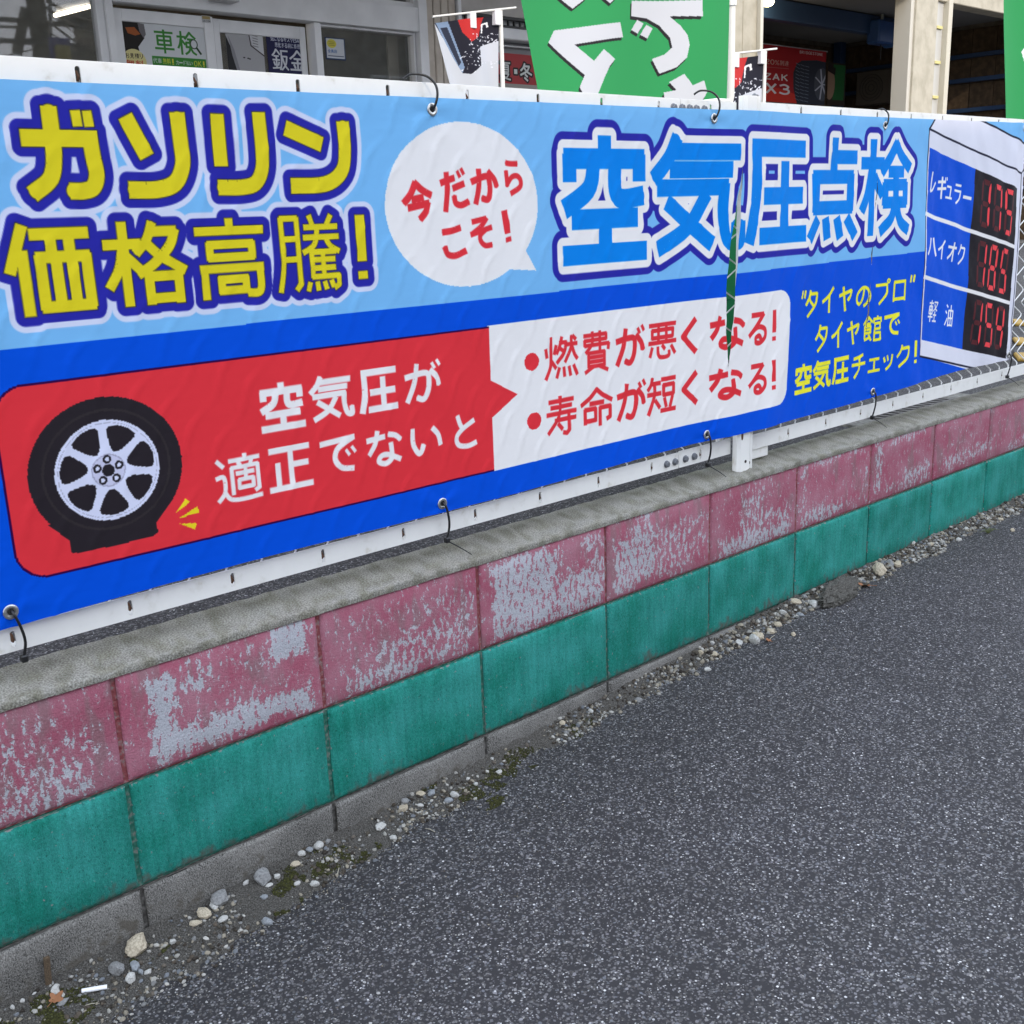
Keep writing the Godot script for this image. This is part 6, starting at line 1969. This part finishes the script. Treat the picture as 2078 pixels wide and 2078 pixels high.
func build_forecourt() -> void:
	var conc := grained(lin(0.12, 0.115, 0.10), lin(0.19, 0.185, 0.165), lin(0.26, 0.255, 0.23), 0.04, 0.5, 0.95, 62, 3.0)
	var p := on_y(1860, 830, LOT + 0.01)
	var root := thing("drain_grating", "steel drain grating in a concrete surround behind the wall", "drain", Vector3(p.x, LOT, p.z))
	var st := starts()
	for q in [[-0.42, 0.42, -0.17, -0.115], [-0.42, 0.42, 0.115, 0.17], [-0.42, -0.30, -0.115, 0.115], [0.30, 0.42, -0.115, 0.115]]:
		add_box(st, Vector3(q[0], -0.05, q[2]), Vector3(q[1], 0.012, q[3]), 0.004)
	obj("surround", done(st), conc, root)
	var steel := mat(lin(0.16, 0.155, 0.15), 0.55, 0.7)
	for i in 13:
		var x := -0.295 + i * 0.0475
		obj("bar", box_mesh(Vector3(x, -0.02, -0.113), Vector3(x + 0.014, 0.011, 0.113), 0.001), steel, root)
	for z in [-0.06, 0.0, 0.06]:
		obj("cross_bar", box_mesh(Vector3(-0.298, -0.021, z - 0.006), Vector3(0.298, 0.009, z + 0.006), 0.001), steel, root)
	obj("pit_floor", box_mesh(Vector3(-0.298, 0.002, -0.114), Vector3(0.298, 0.0045, 0.114)), mat(lin(0.01, 0.01, 0.01), 1.0), root)
	# yellow and black wheel stops beyond the mesh
	for q in [[2066, 640, 0.30], [2070, 676, 0.26], [2074, 706, 0.24]]:
		var c := on_y(q[0], q[1], LOT + 0.05)
		var ws := thing("wheel_stop", "low yellow rubber wheel stop lying beyond the open wire mesh", "wheel stop", Vector3(c.x, LOT, c.z), "yellow wheel stops on the forecourt")
		ws.rotation.y = 0.5
		obj("body", box_mesh(Vector3(-q[2] * 0.6, 0.0, -0.03), Vector3(q[2] * 0.3, 0.02, 0.03), 0.006), mat(lin(0.42, 0.26, 0.05), 0.7), ws)
		obj("black_band", box_mesh(Vector3(q[2] * 0.3 + 0.001, 0.0, -0.03), Vector3(q[2] * 0.6, 0.019, 0.03), 0.006), mat(lin(0.03, 0.03, 0.03), 0.7), ws)

func mirrored(u: float, v: float, s: float) -> Vector3:
	# what the shop window shows at a pixel lies along the ray turned back by the pane
	var p := on_z(u, v, ZS)
	var d := px_ray(u, v).normalized()
	return p + Vector3(d.x, d.y, -d.z) * s

func build_across_road() -> void:
	# the house whose shade lies over the road, the wall and the banner
	var h := 1.385 + 12.05 * SUN_TAN
	var g := road_y(0)
	var root := thing("house_across_road", "flat-roofed two-storey house across the road whose shade covers the wall", "house", Vector3(-6.5, g, 16.0))
	var wall := grained(lin(0.34, 0.33, 0.31), lin(0.42, 0.41, 0.39), lin(0.47, 0.46, 0.44), 0.01, 2.5, 0.9, 81, 2.0)
	obj("walls", box_mesh(Vector3(-12.0, -0.1, -3.98), Vector3(11.4, h - g - 0.3, 4.0), 0.02), wall, root)
	obj("roof", box_mesh(Vector3(-12.2, h - g - 0.298, -4.0), Vector3(11.6, h - g, 4.2), 0.03), mat(lin(0.2, 0.2, 0.21), 0.8), root)
	var pane := mat(lin(0.06, 0.07, 0.08), 0.08)
	var fr := mat(lin(0.5, 0.5, 0.5), 0.5)
	for i in 6:
		for j in 2:
			var x := -10.5 + i * 3.8
			var y := 1.0 + j * 2.8
			var wn := obj("window", box_mesh(Vector3(x, y, -4.06), Vector3(x + 1.7, y + 1.3, -3.97), 0.01), fr, root)
			obj("pane", box_mesh(Vector3(x + 0.06, y + 0.06, -4.07), Vector3(x + 0.82, y + 1.24, -4.055)), pane, wn)
			obj("pane", box_mesh(Vector3(x + 0.88, y + 0.06, -4.07), Vector3(x + 1.64, y + 1.24, -4.055)), pane, wn)
	var h2 := thing("house_across_road", "brown two-storey house mirrored in the shop door and side window", "house", Vector3(23.0, g, 17.0))
	obj("walls", box_mesh(Vector3(-8.5, -0.1, -4.0), Vector3(9.0, 7.2, 4.0), 0.02), grained(lin(0.10, 0.085, 0.07), lin(0.13, 0.11, 0.09), lin(0.16, 0.135, 0.11), 0.01, 2.5, 0.9, 83, 2.0), h2)
	obj("roof", box_mesh(Vector3(-8.8, 7.202, -4.3), Vector3(9.3, 7.5, 4.3), 0.05), mat(lin(0.08, 0.08, 0.085), 0.8), h2)
	for i in 4:
		var wn := obj("window", box_mesh(Vector3(-7.5 + i * 4.2, 3.9, -4.06), Vector3(-5.8 + i * 4.2, 5.2, -3.97), 0.01), fr, h2)
		obj("pane", box_mesh(Vector3(-7.44 + i * 4.2, 3.96, -4.07), Vector3(-5.86 + i * 4.2, 5.14, -4.055)), pane, wn)
	# what the shop window mirrors: utility pole, wires, a blue signboard and a red one
	var q0 := mirrored(84, 60, 14.5)
	var pole := thing("utility_pole", "concrete utility pole with brackets mirrored in the shop window", "utility pole", Vector3(q0.x, road_y(q0.x), q0.z))
	var conc := mat(lin(0.12, 0.11, 0.095), 0.9)
	obj("shaft", tube_mesh([Vector3(0, -0.1, 0), Vector3(0, 11.0, 0)], 0.19, 16, 0.13), conc, pole)
	var by := q0.y - road_y(q0.x)
	for dy in [-0.25, 0.1, 0.6, 1.1]:
		obj("bracket", box_mesh(Vector3(-0.8, by + dy - 0.04, -0.25), Vector3(0.8, by + dy + 0.04, -0.18), 0.01), mat(lin(0.05, 0.05, 0.05), 0.6), pole)
	var brace := mirrored(38, 108, 14.2)
	var brace2 := mirrored(57, 15, 14.2)
	obj("stay", tube_mesh([brace - pole.position, brace2 - pole.position], 0.09, 8), conc, pole)
	var wire := mat(lin(0.015, 0.015, 0.015), 0.6)
	for w in [[100, 0, 216, 48, 0.028], [98, 14, 222, 75, 0.03], [92, 34, 225, 118, 0.02], [70, 50, -40, 42, 0.025], [70, 76, -60, 80, 0.014], [72, 98, -50, 112, 0.012], [110, 30, 222, 100, 0.01], [140, 20, 215, 110, 0.008], [95, 60, 222, 108, 0.009], [105, -10, 107, 70, 0.03]]:
		var a := mirrored(w[0], w[1], 14.2)
		var b := mirrored(w[2], w[3], 12.0 if w[2] > 0 else 16.0)
		var o := obj("overhead_wire", tube_mesh(smooth_path([Vector3.ZERO, (b - a) * 0.5 - Vector3(0, 0.06, 0), b - a], 5), w[4], 6), wire)
		tag(o, "dark overhead wire mirrored in the shop window", "wire", "overhead wires")
		o.position = a
	var s0 := mirrored(107, 73, 12.5)
	var s1 := mirrored(154, 118, 12.5)
	var sg := thing("blue_signboard", "blue roadside signboard mirrored in the shop window", "signboard", Vector3((s0.x + s1.x) / 2, road_y(0), s0.z))
	var sw := absf(s1.x - s0.x) / 2
	obj("board", box_mesh(Vector3(-sw, s1.y - road_y(0) - 0.3, 0), Vector3(sw, s0.y - road_y(0), 0.12), 0.01), mat(lin(0.03, 0.035, 0.22), 0.5), sg)
	obj("yellow_emblem", box_mesh(Vector3(-0.12, s0.y - road_y(0) - 0.42, -0.02), Vector3(0.14, s0.y - road_y(0) - 0.12, -0.005)), mat(lin(0.35, 0.30, 0.08), 0.6), sg)
	obj("side_board", box_mesh(Vector3(sw + 0.02, s1.y - road_y(0) - 0.3, 0.05), Vector3(sw + 0.55, s0.y - road_y(0) - 0.12, 0.2), 0.01), mat(lin(0.10, 0.09, 0.08), 0.7), sg)
	for x in [-sw + 0.1, sw - 0.1]:
		obj("leg", tube_mesh([Vector3(x, 0, 0.2), Vector3(x, s0.y - road_y(0) - 0.1, 0.2)], 0.05, 8), conc, sg)

# ------------------------------------------------------------------ assembly

func _ready() -> void:
	rng.seed = 20
	var cam := Camera3D.new()
	cam.name = "camera"
	add_child(cam)
	cam.position = EYE
	cam.rotation = TURN
	cam.fov = rad_to_deg(2.0 * atan(1039.0 / F))
	cam.near = 0.05
	cam.far = 400.0
	cam.current = true
	cam_basis = cam.basis

	var env := Environment.new()
	env.background_mode = Environment.BG_SKY
	var skym := ProceduralSkyMaterial.new()
	skym.sky_top_color = Color(0.735, 0.77, 0.83)
	skym.sky_horizon_color = Color(0.895, 0.90, 0.915)
	skym.sky_curve = 0.18
	skym.ground_bottom_color = Color(0.25, 0.25, 0.26)
	skym.ground_horizon_color = Color(0.55, 0.56, 0.58)
	skym.sky_energy_multiplier = 1.73
	var sky := Sky.new()
	sky.sky_material = skym
	env.sky = sky
	env.background_energy_multiplier = 1.0
	env.tonemap_mode = Environment.TONE_MAPPER_LINEAR
	env.tonemap_exposure = 1.2
	env.sdfgi_enabled = true
	env.ssao_enabled = true
	env.ssil_enabled = true
	var we := WorldEnvironment.new()
	we.name = "environment"
	we.environment = env
	add_child(we)
	var sun := DirectionalLight3D.new()
	sun.name = "sun"
	sun.light_color = Color(1.0, 0.93, 0.82)
	sun.light_energy = 0.6
	sun.light_angular_distance = 0.5
	sun.shadow_enabled = true
	add_child(sun)
	sun.basis = Basis.looking_at(Vector3(SUN_SIDE, -SUN_TAN, -1.0).normalized())

	build_ground()
	build_wall()
	build_fence()
	build_banner()
	build_shop()
	build_across_road()
	build_forecourt()
	build_flags()
	build_ties()
	build_stones()
	build_litter()
